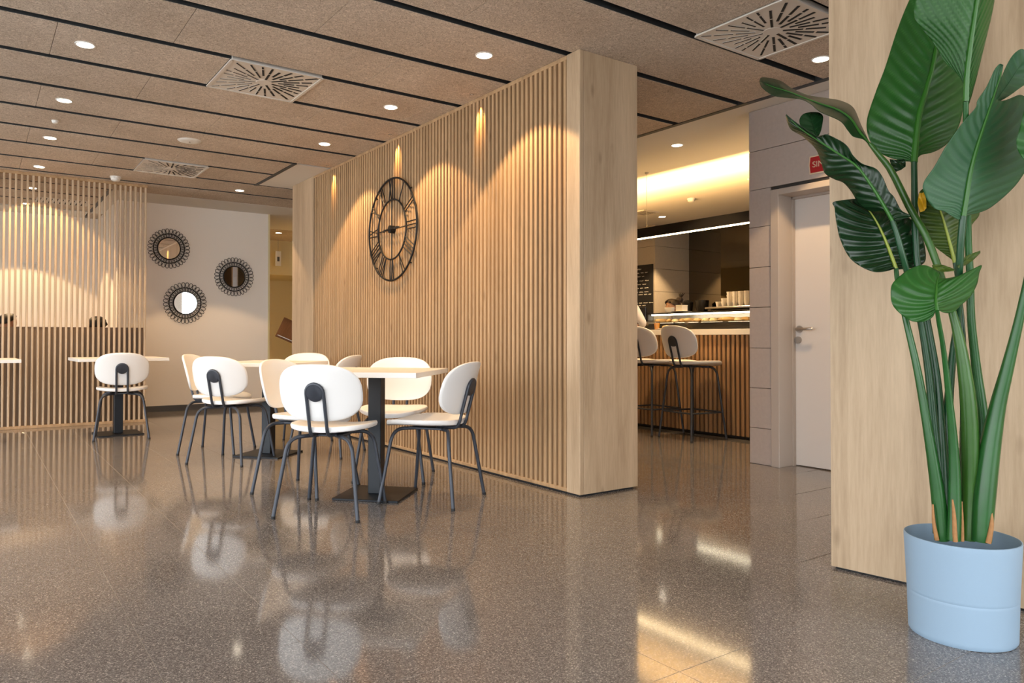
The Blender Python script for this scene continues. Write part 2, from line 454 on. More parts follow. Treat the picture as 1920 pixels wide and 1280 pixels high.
# ---- central wall clad in oak slats
XW, YA, XB, YE = 2.94, 3.263, 3.42, 8.06
wc = struct(MB().box(XW+0.034, XB-0.02, YA+0.02, YE, 0.012, H).build('wall_center', 'oak_dark'), 'oak slatted wall that divides the room')
YS0, YS1 = 3.388, 7.44
MB().cbox(XW-0.004, XW+0.03, YA, YS0-0.006, 0.012, H-0.001).build('end_board', 'oak', wc)
MB().cbox(XW-0.004, XW+0.03, YS1, YE, 0.012, H-0.001).build('end_board', 'oak', wc)
MB().cbox(XW+0.031, XB, YA, YA+0.019, 0.012, H-0.001, c=0.002).build('end_panel', 'oak', wc)
MB().cbox(XB-0.019, XB, YA+0.02, YE, 0.012, H-0.001, c=0.002).build('rear_panel', 'oak', wc)
MB().cbox(XW-0.002, XW+0.026, YS0-0.005, YS1-0.001, H-0.026, H-0.001).build('top_rail', 'oak_slat', wc)
MB().cbox(XW-0.002, XW+0.026, YS0-0.005, YS1-0.001, 0.012, 0.034).build('bottom_rail', 'oak_slat', wc)
MB().box(XW+0.01, XB-0.03, YA+0.015, YE, 0.0, 0.012).build('plinth', 'track_black', wc)
def slat_mesh(name, wd, dp, z0, z1, mat):
    """slat along z, its face to -x, rounded front arrises"""
    c = min(wd, dp)*0.22
    prof = [(dp, -wd/2), (dp, wd/2), (c, wd/2), (0.3*c, wd/2-0.3*c), (0, wd/2-c), (0, -wd/2+c), (0.3*c, -wd/2+0.3*c), (c, -wd/2)]
    n = len(prof); vs = [(x, y, z0) for x, y in prof]+[(x, y, z1) for x, y in prof]
    fs = [(i, (i+1) % n, n+(i+1) % n, n+i) for i in range(n)]+[tuple(range(n-1, -1, -1)), tuple(range(n, 2*n))]
    fs = [tuple(reversed(f)) for f in fs]
    return MB().add(vs, fs).mesh(name, mat)
SP = 0.0475
sm = slat_mesh('slat', 0.0262, 0.034, 0.034, H-0.026, 'oak_slat')
y = YS0+0.017
while y < YS1-0.015:
    link('slat', sm, wc, (XW, y, 0)); y += SP

# ---- oak wall behind the plant
rw = struct(MB().box(0, 0.45, -2.6, 0, 0.008, H).build('wall_right', 'oak'), 'plain oak wall behind the plant')
rw.location = (2.885, 1.685, 0); rw.rotation_euler = (0, 0, math.radians(7.5))
MB().box(0.012, 0.44, -2.6, -0.012, 0.0, 0.008).build('plinth', 'track_black', rw)

# ---- back wall with the three mirrors
struct(MB().box(1.45, 3.335, 10.1, 10.25, 0, H).build('wall_back', 'white_wall'), 'cream wall that carries three round mirrors')
struct(MB().box(1.60, 3.335, 10.088, 10.1, 0, 0.075).build('baseboard_back', 'skirting'), 'dark grey baseboard below the mirrors')
struct(MB().box(-3.6, 1.45, 11.9, 12.0, 0, H).build('wall_alcove', 'white_wall'), 'cream wall seen through the slatted screen')
struct(MB().box(1.45, 1.50, 10.25, 12.0, 0, H).build('wall_alcove_side', 'white_wall'))
hw = struct(MB().box(-1.2, 1.575, 9.02, 9.06, 0, 1.045).build('wall_partition', 'oak_grey'), 'half height grey oak partition behind the screen')
MB().box(-1.2, 1.58, 9.012, 9.068, 1.045, 1.052).build('cap', 'oak_grey', hw)
# corridor beyond the opening
struct(MB().box(3.2, 12.5, 13.9, 14.1, 0, H).build('wall_far', 'corridor_yellow'), 'yellow lit corridor wall beyond the opening')
struct(MB().box(2.6, 12.5, 12.7, 13.9, 2.05, H).build('trim_1', 'corridor_yellow'), 'lowered bulkhead in the corridor')
struct(MB().box(3.335, 3.36, 10.1, 13.9, 0, H).build('wall_corridor', 'corridor_yellow'))
# outer walls of the room that keep the light in: rear facade and left facade are window bays
for i in range(5):
    x = -3.6+i*1.9
    struct(MB().box(x-0.04, x+0.04, -2.35, -2.25, 0, H).build('window_%d' % (i+1), 'black_matt'))
for i in range(7):
    y = -2.3+i*1.85
    struct(MB().box(-3.75, -3.65, y-0.04, y+0.04, 0, H).build('window_%d' % (i+6), 'black_matt'))
struct(MB().box(0.25, 1.42, -2.35, -2.2, 0, H).build('wall_added_pier', 'white_wall'), 'added unseen pier behind the viewer, reflected in the lowest mirror')  # unseen pier, added so half of the lowest mirror reflects grey
struct(MB().box(-3.8, -3.65, 8.85, 12.0, 0, H).build('wall_left', 'white_wall'), 'cream outer wall left of the tables')

# ---- door wall clad in beige panels
XD = 4.82
wd_ = struct(MB().box(XD+0.012, 5.05, 3.27, 3.45, 0, H).box(XD+0.012, 5.05, -2.3, 3.27, 2.03, H).box(XD+0.012, 5.05, -2.3, 2.29, 0, 2.03).build('wall_door', 'tile_joint'), 'wall of beige cladding panels around the door')
courses = [0.0, 0.269, 0.567, 0.865, 1.168, 1.467, 1.77, 2.051, 2.342, H]
for a, b in zip(courses, courses[1:]):
    if b < 2.06: spans = [(3.272, 3.456)]
    else: spans = [(2.05, 3.456), (0.85, 2.05), (-0.35, 0.85)]
    for s0, s1 in spans:
        MB().cbox(XD, XD+0.014, s0+0.001, s1-0.001, a+0.002, b-0.002, c=0.0015).build('cladding_panel', 'tile_beige', wd_)
for a, b in zip(courses[:7], courses[1:8]):
    MB().cbox(XD, XD+0.014, 1.2, 2.29, a+0.002, b-0.002, c=0.0015).build('cladding_panel', 'tile_beige', wd_)
# door frame and leaf
d1 = struct(MB().cbox(5.0, 5.04, 2.36, 3.222, 0.006, 1.978).build('door_1', 'door_white'), 'white flush door in a beige frame')
fr = MB()
fr.cbox(4.80, 5.045, 3.195, 3.262, 0, 2.024).cbox(4.80, 5.045, 2.30, 2.36, 0, 2.024).cbox(4.80, 5.045, 2.36, 3.195, 1.98, 2.024)
fr.box(4.965, 4.998, 3.188, 3.2, 0, 1.98).box(4.965, 4.998, 2.36, 3.195, 1.965, 1.982)
fr.build('door_frame', 'frame_beige', d1)
hd = MB()
hd.tube([(4.998, 3.155, 1.005), (4.990, 3.155, 1.005)], 0.026, 20)
hd.tube([(4.99, 3.155, 1.005), (4.955, 3.155, 1.005), (4.945, 3.148, 1.005), (4.942, 3.135, 1.005), (4.942, 3.035, 1.006), (4.948, 3.028, 1.006)], 0.0095, 10)
hd.build('door_handle', 'steel', d1, True)
MB().tube([(4.998, 3.165, 0.926), (4.988, 3.165, 0.926)], 0.026, 20).build('lock_rosette', 'steel', d1, True)
# ---- walls around the bar
XM = 9.171
wb = struct(MB().box(XM+0.01, XM+0.2, 1.0, 13.9, 0, H).build('wall_bar', 'black_matt'), 'wall behind the bar')
MB().box(XM, XM+0.01, 3.4, 7.66, 0.92, H).build('mirror_pane', 'mirror_dark', wb)
for yy in (4.9, 6.0): MB().box(XM-0.001, XM+0.0005, yy-0.0015, yy+0.0015, 0.92, H).build('mirror_joint', 'black_matt', wb)
pl = struct(MB().box(8.412, XM, 7.673, 9.4, 0, H).build('wall_pillar', 'tile_joint'), 'cream clad pillar behind the bar')
for a, b in zip([0, 0.5, 0.96, 1.306, 1.648, 1.991, 2.333], [0.5, 0.96, 1.306, 1.648, 1.991, 2.333, H]):
    MB().cbox(8.4, XM-0.001, 7.661, 7.673, a+0.002, b-0.002, c=0.0015).build('cladding_panel', 'tile_cream', pl)
    MB().cbox(8.4, 8.412, 7.674, 9.4, a+0.002, b-0.002, c=0.0015).build('cladding_panel', 'tile_cream', pl)
struct(MB().box(4.9, 8.5, -2.4, -2.3, 0, H).build('wall_side', 'tile_beige'))

# ================================================================== CEILING FITTINGS
ring_me = MB().lathe([(0.045, 0.004), (0.046, -0.004), (0.051, -0.005), (0.055, -0.003), (0.056, 0.001)], 36).mesh('trim_ring', 'white_paint', True)
glow_me = MB().lathe([(0.0, -0.0035), (0.0452, -0.0035), (0.0452, 0.004), (0.0, 0.004)], 28).mesh('lens', 'lamp_glow', True)
def spot(name, loc, target, watts, size_deg, blend, parent, col=WARM, rad=0.03):
    l = bpy.data.lights.new(name, 'SPOT'); l.energy = watts; l.color = col; l.spot_size = math.radians(size_deg); l.spot_blend = blend; l.shadow_soft_size = rad
    o = bpy.data.objects.new(name, l); C.objects.link(o)
    o.location = loc; d = Vector(target)-Vector(loc)
    o.rotation_euler = d.to_track_quat('-Z', 'Y').to_euler()
    o.parent = parent; return o
def downlight(x, y, label, watts=DOWN_W, z=H, size=100, blend=0.12):
    t = thing('downlight', label, 'downlight', (x, y, z), 0, 'round recessed downlights')
    link('trim_ring', ring_me, t); link('lens', glow_me, t)
    spot('lamp', (0, 0, -0.014), (0, 0, -1), watts, size, blend, t)
    return t
LB = [(4.87, 'nearest of the four ceiling downlights in the left row'), (6.10, 'second nearest ceiling downlight in the left row'),
      (7.31, 'third ceiling downlight in the left row, above the second table row'), (8.60, 'farthest ceiling downlight in the left row, just before the slatted screen')]
for y, l in LB: downlight(0.52, y, l)
RB = [(3.67, 'ceiling downlight nearest the corner column, beside the slatted wall'), (4.89, 'second ceiling downlight along the slatted wall, above the clock'),
      (6.15, 'third ceiling downlight along the slatted wall, past the clock')]
for y, l in RB: downlight(2.53, y, l)
pin_ring = MB().lathe([(0.010, -0.001), (0.013, -0.002), (0.014, 0.001)], 16).mesh('trim_ring', 'track', True)  # added fixtures, none seen there: they throw the bright slits on the slats
pin_lens = MB().lathe([(0.0, -0.0012), (0.0098, -0.0012), (0.0098, 0.002), (0, 0.002)], 14).mesh('lens', 'diffuser', True)
for y, l in ((4.31, 'added tiny pin spot for the bright slit right of the clock'), (5.55, 'added tiny pin spot for the bright slit straight above the clock'), (6.90, 'added tiny pin spot for the bright slit left of the clock')):
    t = thing('added_pin_spot', l, 'pin spot', (XW-0.075, y, H), 0, 'added pin spots along the slatted wall')
    link('trim_ring', pin_ring, t); link('lens', pin_lens, t)
    spot('lamp', (0, 0, -0.006), (0.075, 0, -0.165), 26.0, 42, 0.9, t, (1, 0.58, 0.2), 0.004)
downlight(2.52, 8.65, 'small far ceiling downlight in front of the mirror wall')
downlight(4.26, 2.54, 'ceiling downlight cut off by the oak wall, behind the plant leaves')
downlight(5.11, 4.40, 'downlight in the plaster ceiling in front of the bar light band', watts=130, blend=0.3)
downlight(7.93, 7.10, 'downlight in the plaster ceiling low above the bar pendant', watts=190, blend=0.3)
downlight(0.527, 9.864, 'downlight behind the slatted screen, the nearer of two', watts=110)
downlight(0.517, 11.05, 'downlight behind the slatted screen, the farther of two', watts=110)
downlight(4.05, 11.75, 'downlight in the yellow corridor beyond the opening', watts=500, blend=0.6)

def vent(x, y, label):
    t = thing('air_diffuser', label, 'air diffuser', (x+VS/2, y+(PITCH_Y)/2, H), 0, 'square swirl air diffusers')
    hs = 0.292
    mb = MB(); mb.cbox(-hs, hs, -hs, hs, -0.006, 0.03, c=0.004)
    mb.build('plate', 'diffuser', t)
    fr_ = MB()
    for a in (0, 1):
        for sgn in (-1, 1):
            if a == 0: fr_.box(-hs, hs, sgn*hs-0.009, sgn*hs+0.009, -0.011, -0.004)
            else: fr_.box(sgn*hs-0.009, sgn*hs+0.009, -hs, hs, -0.011, -0.004)
    fr_.build('frame', 'diffuser', t)
    sl = MB(); lip = MB()
    nr = 28; L = hs-0.022
    for i in range(nr):
        a = 2*PI*(i+0.5)/nr; c, s = math.cos(a), math.sin(a)
        rmax = L/max(abs(c), abs(s))
        r = [0.055, 0.13, 0.09, 0.13][i % 4]
        segs = []
        while r < rmax-0.03:
            e = min(r+0.105, rmax)
            segs.append((r, e)); r = e+0.014
        for r0, r1 in segs:
            for mbx, wz, z0 in ((sl, 0.0078, -0.0074), ):
                px, py = -s*wz, c*wz
                vs = [(c*r0+px, s*r0+py, z0), (c*r1+px, s*r1+py, z0), (c*r1-px, s*r1-py, z0), (c*r0-px, s*r0-py, z0)]
                vs += [(v[0], v[1], -0.003) for v in vs]
                mbx.add(vs, [(0,1,2,3), (7,6,5,4), (0,4,5,1), (1,5,6,2), (2,6,7,3), (3,7,4,0)])
            wz = 0.0042; px, py = -s*0.0088, c*0.0088     # guide blade on one flank of each slot
            vs = [(c*r0+px, s*r0+py, -0.007), (c*r1+px, s*r1+py, -0.007), (c*r1+px*0.8, s*r1+py*0.8, -0.0085), (c*r0+px*0.8, s*r0+py*0.8, -0.0085)]
            lip.add(vs, [(0,1,2,3)]); lip.add([(v[0]-px*0.2, v[1]-py*0.2, v[2]) for v in vs], [(3,2,1,0)])
    o = sl.build('slot_field', 'slot_black', t); o['kind'] = 'stuff'
    o = lip.build('guide_blades', 'diffuser', t); o['kind'] = 'stuff'
    MB().lathe([(0, -0.0085), (0.05, -0.0085), (0.052, -0.006)], 24).build('hub', 'diffuser', t, True)
for (vx, vk), l in zip(VENTS, ['white swirl air diffuser nearest the camera in the left ceiling', 'white swirl air diffuser far back near the smoke detector', 'white swirl air diffuser at the top right, beside the oak wall']):
    vent(vx, row_y(vk), l)
downlight(7.55, 4.55, 'added downlight brightening the coffee cups, unseen behind the cladding wall', watts=220, blend=0.3)  # extra lamp added out of view to brighten the back counter
vt = thing('air_diffuser', 'air diffuser seen through the slatted screen', 'air diffuser', (0.9, 10.62, H), 0, 'square swirl air diffusers')
MB().cbox(-0.29, 0.29, -0.2, 0.2, -0.006, 0.0).build('plate', 'diffuser', vt)
mb = MB()
for i in range(9): mb.box(-0.27+i*0.06, -0.24+i*0.06, -0.17, 0.17, -0.0075, -0.005)
mb.build('slot_field', 'slot_black', vt)

t = thing('ceiling_speaker', 'round flat white speaker set in the woodwool ceiling', 'speaker', (1.525, 6.72, H))
MB().lathe([(0.0, -0.012), (0.06, -0.011), (0.092, -0.006), (0.1, 0.0), (0.1, 0.003)], 40).build('grille', 'white_paint', t, True)
MB().lathe([(0.0, -0.0135), (0.007, -0.0135), (0.008, -0.011)], 14).build('badge', 'skirting', t, True)
def detector(x, y, r, label, z=H):
    t = thing('smoke_detector', label, 'smoke detector', (x, y, z), 0)
    MB().lathe([(r, 0.001), (r, -0.22*r), (r*0.9, -0.33*r)], 28).build('base', 'white_paint', t, True)
    MB().lathe([(r*0.86, -0.3*r), (r*0.8, -0.68*r), (r*0.55, -0.86*r), (0, -0.9*r)], 28).build('dome', 'white_paint', t, True)
detector(1.22, 8.67, 0.055, 'white smoke detector on the ceiling left of the far air diffuser')
detector(0.51, 6.71, 0.026, 'tiny white sensor on the ceiling between two left downlights')
detector(7.2, 5.98, 0.05, 'white smoke detector on the plaster ceiling above the bar')
for (x, y), l in (((7.45, 7.0), 'flat pale grille in the bar ceiling beside the column'), ((6.95, 4.75), 'flat pale grille in the bar ceiling beside the cladding wall')):
    t = thing('ceiling_grille', l, 'grille', (x, y, H))
    MB().cbox(-0.15, 0.15, -0.15, 0.15, -0.012, 0.0).build('plate', 'diffuser', t)
    mb = MB()
    for i in range(6): mb.box(-0.12, 0.12, -0.11+i*0.04, -0.10+i*0.04, -0.0135, -0.01)
    mb.build('slot_field', 'slot_black', t)

# ================================================================== CLOCK
def clock():
    Y, Z, R0, R1 = 5.617, 1.862, 0.435, 0.255
    t = thing('wall_clock', 'large black wrought iron skeleton clock with roman numerals on the slatted wall', 'clock', (XW-0.022, Y, Z))
    def P(r, a, dx=0): return (dx, -r*math.sin(a), r*math.cos(a))
    def ringp(r, n): return [P(r, 2*PI*i/n) for i in range(n)]
    MB().tube(ringp(R0, 64), 0.0085, 8, closed=True).build('outer_ring', 'iron', t, True)
    MB().tube(ringp(R1, 56), 0.0075, 8, closed=True).build('inner_ring', 'iron', t, True)
    pat = ['XII', 'I', 'II', 'III', 'IIII', 'V', 'VI', 'VII', 'VIII', 'IX', 'X', 'XI']
    for h_, txt in enumerate(pat):
        a = 2*PI*h_/12; mb = MB()
        wch = {'I': 0.030, 'V': 0.055, 'X': 0.055}; tot = sum(wch[c] for c in txt); u = -tot/2
        def bar(u0, u1, r_=0.0048):
            er = Vector(P(1, a)); et = Vector(P(1, a+PI/2))
            mb.tube([er*R1+et*u0, er*R0+et*u1], r_, 6)
        for c in txt:
            wv = wch[c]
            if c == 'I': bar(u+wv/2, u+wv/2)
            elif c == 'V': bar(u+wv/2, u+0.006); bar(u+wv/2, u+wv-0.006)
            else: bar(u+0.006, u+wv-0.006); bar(u+wv-0.006, u+0.006)
            u += wv
        mb.build('numeral', 'iron', t, True)
    for a in (0, PI/2, PI, 3*PI/2):
        MB().tube([P(0.03, a), P(R1, a)], 0.0052, 6).build('spoke', 'iron', t, True)
    MB().tube([(0.02, 0, 0), (-0.022, 0, 0)], 0.034, 20).build('movement', 'iron', t, True)
    def hand(name, ln, wd, a, dx):
        er = Vector(P(1, a)); et = Vector(P(1, a+PI/2)); o = Vector((dx, 0, 0))
        q = [o-er*0.06+et*wd*.5, o-er*0.06-et*wd*.5, o+er*ln*.55-et*wd, o+er*ln*.7-et*wd*2.2, o+er*ln, o+er*ln*.7+et*wd*2.2, o+er*ln*.55+et*wd]
        q2 = [v+Vector((0.003, 0, 0)) for v in q]; n = len(q)
        MB().add(q+q2, [tuple(range(n)), tuple(range(2*n-1, n-1, -1))]+[(i, n+i, n+(i+1) % n, (i+1) % n) for i in range(n)]).build(name, 'iron', t)
    hand('hour_hand', 0.13, 0.007, 2*PI*8.85/12, -0.026); hand('minute_hand', 0.2, 0.005, 2*PI*15.0/60, -0.031)
    for a in (PI/4, 3*PI/4, 5*PI/4, 7*PI/4):
        MB().tube([P(R0, a), P(R0, a, 0.022)], 0.006, 6).build('stand_off', 'iron', t)
clock()

# ================================================================== MIRRORS
def wall_mirror(x, z, k, yaw, label):
    t = thing('wall_mirror', label, 'mirror', (x, 10.083, z), 0, 'three round wire framed mirrors')
    P = lambda r, a, dy=0: Vector((r*math.sin(a), dy, r*math.cos(a)))
    mr = 0.132*k
    vs = [(0, -0.006, 0)]+[P(mr, 2*PI*i/40, -0.006) for i in range(40)]+[P(mr, 2*PI*i/40, 0.006) for i in range(40)]
    fs = [(0, 1+i, 1+(i+1) % 40) for i in range(40)]+[(1+i, 41+i, 41+(i+1) % 40, 1+(i+1) % 40) for i in range(40)]+[tuple(range(41, 81))]
    mg = MB().add(vs, fs).build('mirror_glass', 'mirror', t); mg.rotation_euler = (0, 0, yaw); mg.location = (0, -abs(yaw)*0.10, 0)
    for r, rr, nm in ((mr*1.03, 0.009, 'rim'), (mr*1.42, 0.006, 'ring')):
        MB().tube([P(r, 2*PI*i/48) for i in range(48)], rr, 6, closed=True).build(nm, 'iron', t, True)
    for nm, r0, r1, n, hw_ in (('inner_loops', mr*1.03, mr*1.44, 32, 0.013), ('petal_loops', mr*1.42, mr*1.92, 32, 0.0215)):
        mb = MB()
        for i in range(n):
            a = 2*PI*(i+0.5)/n; er = P(1, a); et = P(1, a+PI/2); rc, rl = (r0+r1)/2, (r1-r0)/2
            mb.tube([er*(rc+rl*math.cos(b))+et*(hw_*k*math.sin(b)*(0.85+0.25*math.cos(b))) for b in [2*PI*j/12 for j in range(12)]], 0.0036, 5, closed=True)
        mb.build(nm, 'iron', t, True)['kind'] = 'stuff'
wall_mirror(2.045, 2.085, 1.0, 0.0, 'round mirror in a black petal wire frame, top left of three beside the screen')
wall_mirror(2.245, 1.392, 1.05, -0.14, 'round mirror in a black petal wire frame, lowest of three')
wall_mirror(2.870, 1.762, 1.02, 0.0, 'round mirror in a black petal wire frame, rightmost of three')

# ================================================================== SLATTED SCREEN
scn = thing('slat_screen', 'open oak slatted screen on the left, floor to ceiling', 'screen', (0, 8.95, 0))
ss = slat_mesh('slat', 0.021, 0.045, 0.03, H-0.03, 'oak_screen')
k = 0; x = 1.568
while x > -1.0:
    o = link('slat', ss, scn, (x, 0, 0)); o.rotation_euler = (0, 0, PI/2); x -= 0.0512
MB().cbox(-1.05, 1.585, 0.0, 0.046, 0.0, 0.03).build('bottom_rail', 'oak_slat', scn)
MB().cbox(-1.05, 1.585, 0.0, 0.046, H-0.03, H).build('top_rail', 'oak_slat', scn)
t = thing('wall_socket', 'pale double switch plate on the wall behind the screen', 'switch plate', (0.62, 11.893, 1.93))
for dx in (-0.05, 0.05): MB().cbox(dx-0.042, dx+0.042, -0.008, 0.007, -0.042, 0.042).build('plate', 'white_paint', t)
for dx in (-0.05, 0.05): MB().cbox(dx-0.025, dx+0.025, -0.013, -0.006, -0.028, 0.028).build('rocker', 'diffuser', t)

# ================================================================== CHAIRS
def pad(mb, hw, hh, th, expn, curve, n=40, rings=7, frame=None, zoff=None):
    """rounded superellipse shell; frame(u, v, w) gives the point, w across the thickness"""
    def se(a):
        c, s = math.cos(a), math.sin(a)
        return (math.copysign(abs(c)**(2/expn), c)*hw, math.copysign(abs(s)**(2/expn), s)*hh)
    prof = [(r/rings*0.965, 0.5) for r in range(rings+1)]+[(0.988, 0.38), (1.0, 0.0), (0.988, -0.38)]+[(r/rings*0.965, -0.5) for r in range(rings, -1, -1)]
    vs = []; fs = []
    for r, wv in prof:
        if r == 0: vs.append([frame(0, 0, wv*th)])
        else: vs.append([frame(se(2*PI*j/n)[0]*r, se(2*PI*j/n)[1]*r, wv*th) for j in range(n)])
    flat = []; idx = []
    for row in vs:
        idx.append([len(flat)+i for i in range(len(row))]); flat += row
    for a, b in zip(idx, idx[1:]):
        for j in range(n):
            k = (j+1) % n
            if len(a) == 1: fs.append((a[0], b[j], b[k]))
            elif len(b) == 1: fs.append((a[j], b[0], a[k]))
            else: fs.append((a[j], b[j], b[k], a[k]))
    mb.add(flat, fs)
def arc(p0, p1, p2, n=6):
    p0, p1, p2 = map(Vector, (p0, p1, p2))
    return [(p0*(1-t)**2+p1*2*t*(1-t)+p2*t*t) for t in [i/n for i in range(n+1)]]
def make_chair(name, label, cat, zs, splay, foot, group, ring=None):
    t = thing(name, label, cat, (0,0,0), 0, group)
    mb = MB()
    def fseat(u, v, wv):
        z = zs + wv + 0.020*(u/0.22)**2 - 0.010*max(0, (v-0.1)/0.12)**2 + 0.012*max(0, -v/0.215)**2 - (0.006 if wv < 0 else 0)*(1-(u/0.23)**2)
        return (u, v+0.04, z-0.012)
    pad(mb, 0.222, 0.217, 0.026, 2.7, 0, frame=fseat)
    mb.build('seat', 'chair_white', t, True)
    zb = zs+0.192; lean = 0.27
    def fback(u, v, wv):
        y = -0.222 + 0.06*(u/0.215)**2 - v*lean + wv
        return (u, y, zb+v)
    mb = MB(); pad(mb, 0.228, 0.150, 0.02, 2.75, 0, frame=fback)
    mb.build('backrest', 'chair_white', t, True)
    # support: one tube looping round a disc
    q = 0.047; yb = lambda v: -0.239 - v*lean
    path = [(-q, -0.05, zs-0.034), (-q, -0.13, zs-0.034)]
    path += arc((-q, -0.15, zs-0.034), (-q, -0.185, zs-0.034), (-q, yb(-0.16), zb-0.16), 5)
    path += [(-q, yb(-0.08), zb-0.08), (-q, yb(0.0), zb)]
    for i in range(1, 10):
        a = PI-PI*i/10; path.append((q*math.cos(a), yb(q*math.sin(a)), zb+q*math.sin(a)))
    path += [(q, yb(0.0), zb), (q, yb(-0.08), zb-0.08)]
    path += arc((q, yb(-0.16), zb-0.16), (q, -0.185, zs-0.034), (q, -0.15, zs-0.034), 5)
    path += [(q, -0.13, zs-0.034), (q, -0.05, zs-0.034)]
    MB().tube(path, 0.0095, 8).build('back_support', 'steel_blue', t, True)
    dm = MB(); n = 28; R_ = 0.045
    for wv, r in ((0.012, R_), (-0.006, R_), (-0.009, R_*0.93)): dm.v += [(r*math.cos(2*PI*i/n), yb(r*math.sin(2*PI*i/n))+wv, zb+r*math.sin(2*PI*i/n)) for i in range(n)]
    for r in range(2):
        for i in range(n): dm.f.append((r*n+i, r*n+(i+1) % n, r*n+n+(i+1) % n, r*n+n+i))
    dm.f.append(tuple(range(2*n, 3*n))); dm.f.append(tuple(range(n-1, -1, -1))); dm.mi = [0]*len(dm.f)
    dm.build('back_plate', 'steel_blue', t, True)
    MB().cbox(-0.10, 0.10, -0.10, 0.11, zs-0.046, zs-0.034).build('seat_bracket', 'steel_blue', t)
    zt = zs-0.043
    for sx in (-1, 1):
        for sy in (-1, 1):
            s1 = splay
            path = [(sx*0.05, sy*0.07, zt), (sx*0.10, sy*0.125, zt)]
            path += arc((sx*(s1-0.065), sy*(s1-0.035), zt), (sx*(s1-0.004), sy*(s1+0.002), zt), (sx*(s1+0.010), sy*(s1+0.008), zt-0.07), 6)
            path += [(sx*foot, sy*foot, 0.012)]
            lg = MB().tube(path, 0.0105, 9).build('leg', 'steel_blue', t, True)
            MB().tube([(sx*foot, sy*foot, 0.014), (sx*(foot+0.001), sy*(foot+0.001), 0.0)], 0.0118, 9).build('foot_cap', 'rubber', lg)
    if ring:
        zr = ring; kf = 1-(zr/(zt-0.07)); rr = foot*kf+(s1+0.01)*(1-kf)
        c4 = [(-rr, -rr, zr), (rr, -rr, zr), (rr, rr, zr), (-rr, rr, zr)]
        for a, b in zip(c4, c4[1:]+c4[:1]):
            MB().tube([a, b], 0.008, 8).build('foot_rail', 'steel_blue', t)
    return t
face = lambda fx, fy: math.atan2(-fx, fy)
G1 = 'white cafe chairs with dark tube legs'
chair0 = make_chair('cafe_chair', 'white chair in the foreground with its back turned to the camera', 'chair', 0.46, 0.172, 0.228, G1)
chair0.location = (1.60, 3.77, 0); chair0.rotation_euler = (0, 0, face(0.70, 0.71))
for x, y, fx, fy, l in [
    (1.69, 4.37, 0.56, -0.83, 'white chair at the nearest table, half hidden behind the foreground chair'),
    (2.20, 3.71, -0.56, 0.83, 'white chair to the right of the nearest table, seen from the side'),
    (2.335, 4.44, -0.62, -0.78, 'white chair on the far side of the nearest table, against the slatted wall'),
    (1.62, 5.73, 0.75, 0.66, 'white chair at the middle table with its back to the camera'),
    (1.66, 6.28, 0.79, -0.61, 'white chair leftmost at the middle table, mostly behind another chair'),
    (2.36, 6.30, -0.66, -0.75, 'white chair at the far side of the middle table, below the opening'),
    (2.36, 5.66, -0.66, 0.75, 'white chair at the middle table nearest the slatted wall, only its top showing'),
    (1.15, 7.66, 0.16, 0.98, 'lone white chair before the slatted screen')]:
    dup(chair0, (x, y, 0), face(fx, fy), l)
# ---- bar stools
G2 = 'white bar stools at the counter'
st0 = make_chair('bar_stool', 'white bar stool at the counter, fully in view', 'bar stool', 0.715, 0.150, 0.215, G2, ring=0.255)
st0.location = (5.545, 4.60, 0); st0.rotation_euler = (0, 0, face(1, -0.12))
dup(st0, (5.545, 5.10, 0), face(1, -0.05), 'white bar stool half hidden by the oak column')

# ================================================================== TABLES
def make_table(label, loc, rz, sx=0.70, sy=0.70):
    t = thing('cafe_table', label, 'table', loc, rz, 'white topped cafe tables on black pedestals')
    MB().cbox(-sx/2, sx/2, -sy/2, sy/2, 0.716, 0.745, c=0.002).build('table_top', 'table_white', t)
    MB().cbox(-0.04, 0.04, -0.04, 0.04, 0.012, 0.710, c=0.004).build('post', 'table_post', t)
    MB().cbox(-0.16, 0.16, -0.16, 0.16, 0.708, 0.7165, c=0.002).build('top_bracket', 'table_post', t)
    MB().cbox(-0.2, 0.2, -0.2, 0.2, 0.0, 0.012, c=0.003).build('base_plate', 'table_post', t)
    return t
make_table('white topped square table nearest the camera, with four chairs', (1.985, 4.01, 0), math.radians(44))
make_table('white topped square table in the middle, behind the nearest one', (1.955, 5.89, 0), math.radians(41))
make_table('white topped square table before the slatted screen with one chair', (1.16, 7.98, 0), math.radians(2), 0.78, 0.68)
make_table('white topped table at the left edge of the picture', (-0.06, 7.98, 0), math.radians(2), 0.78, 0.68)

# ================================================================== SIGN ON THE DOOR WALL
t = thing('wall_sign', 'red sign with a cream border reading SIN on the cladding above the door', 'sign', (XD, 2.957, 2.148))
def badge(hy, hz, x0, x1):
    """plate with hollowed corners and bowed short sides, normal -x; y runs to -y from the left end"""
    pts = []
    for y_, z_ in ((0, -hz), (-2*hy, -hz), (-2*hy-0.006, 0), (-2*hy, hz), (0, hz), (0.006, 0)): pts.append((y_, z_))
    n = len(pts)
    return MB().add([(x0, a, b) for a, b in pts]+[(x1, a, b) for a, b in pts], [tuple(range(n)), tuple(range(2*n-1, n-1, -1))]+[(i, n+i, n+(i+1) % n, (i+1) % n) for i in range(n)])
badge(0.15, 0.063, -0.008, 0.0).build('border', 'sign_cream', t)
o = badge(0.142, 0.055, -0.010, -0.007).build('red_field', 'sign_red', t); o.location = (0, -0.008, 0)
o = link('lettering', text_mesh('lettering', 'SIN', 0.058, 'sign_cream'), t); o.location = (-0.0108, -0.022, 0.0); o.rotation_euler = (PI/2, 0, -PI/2)

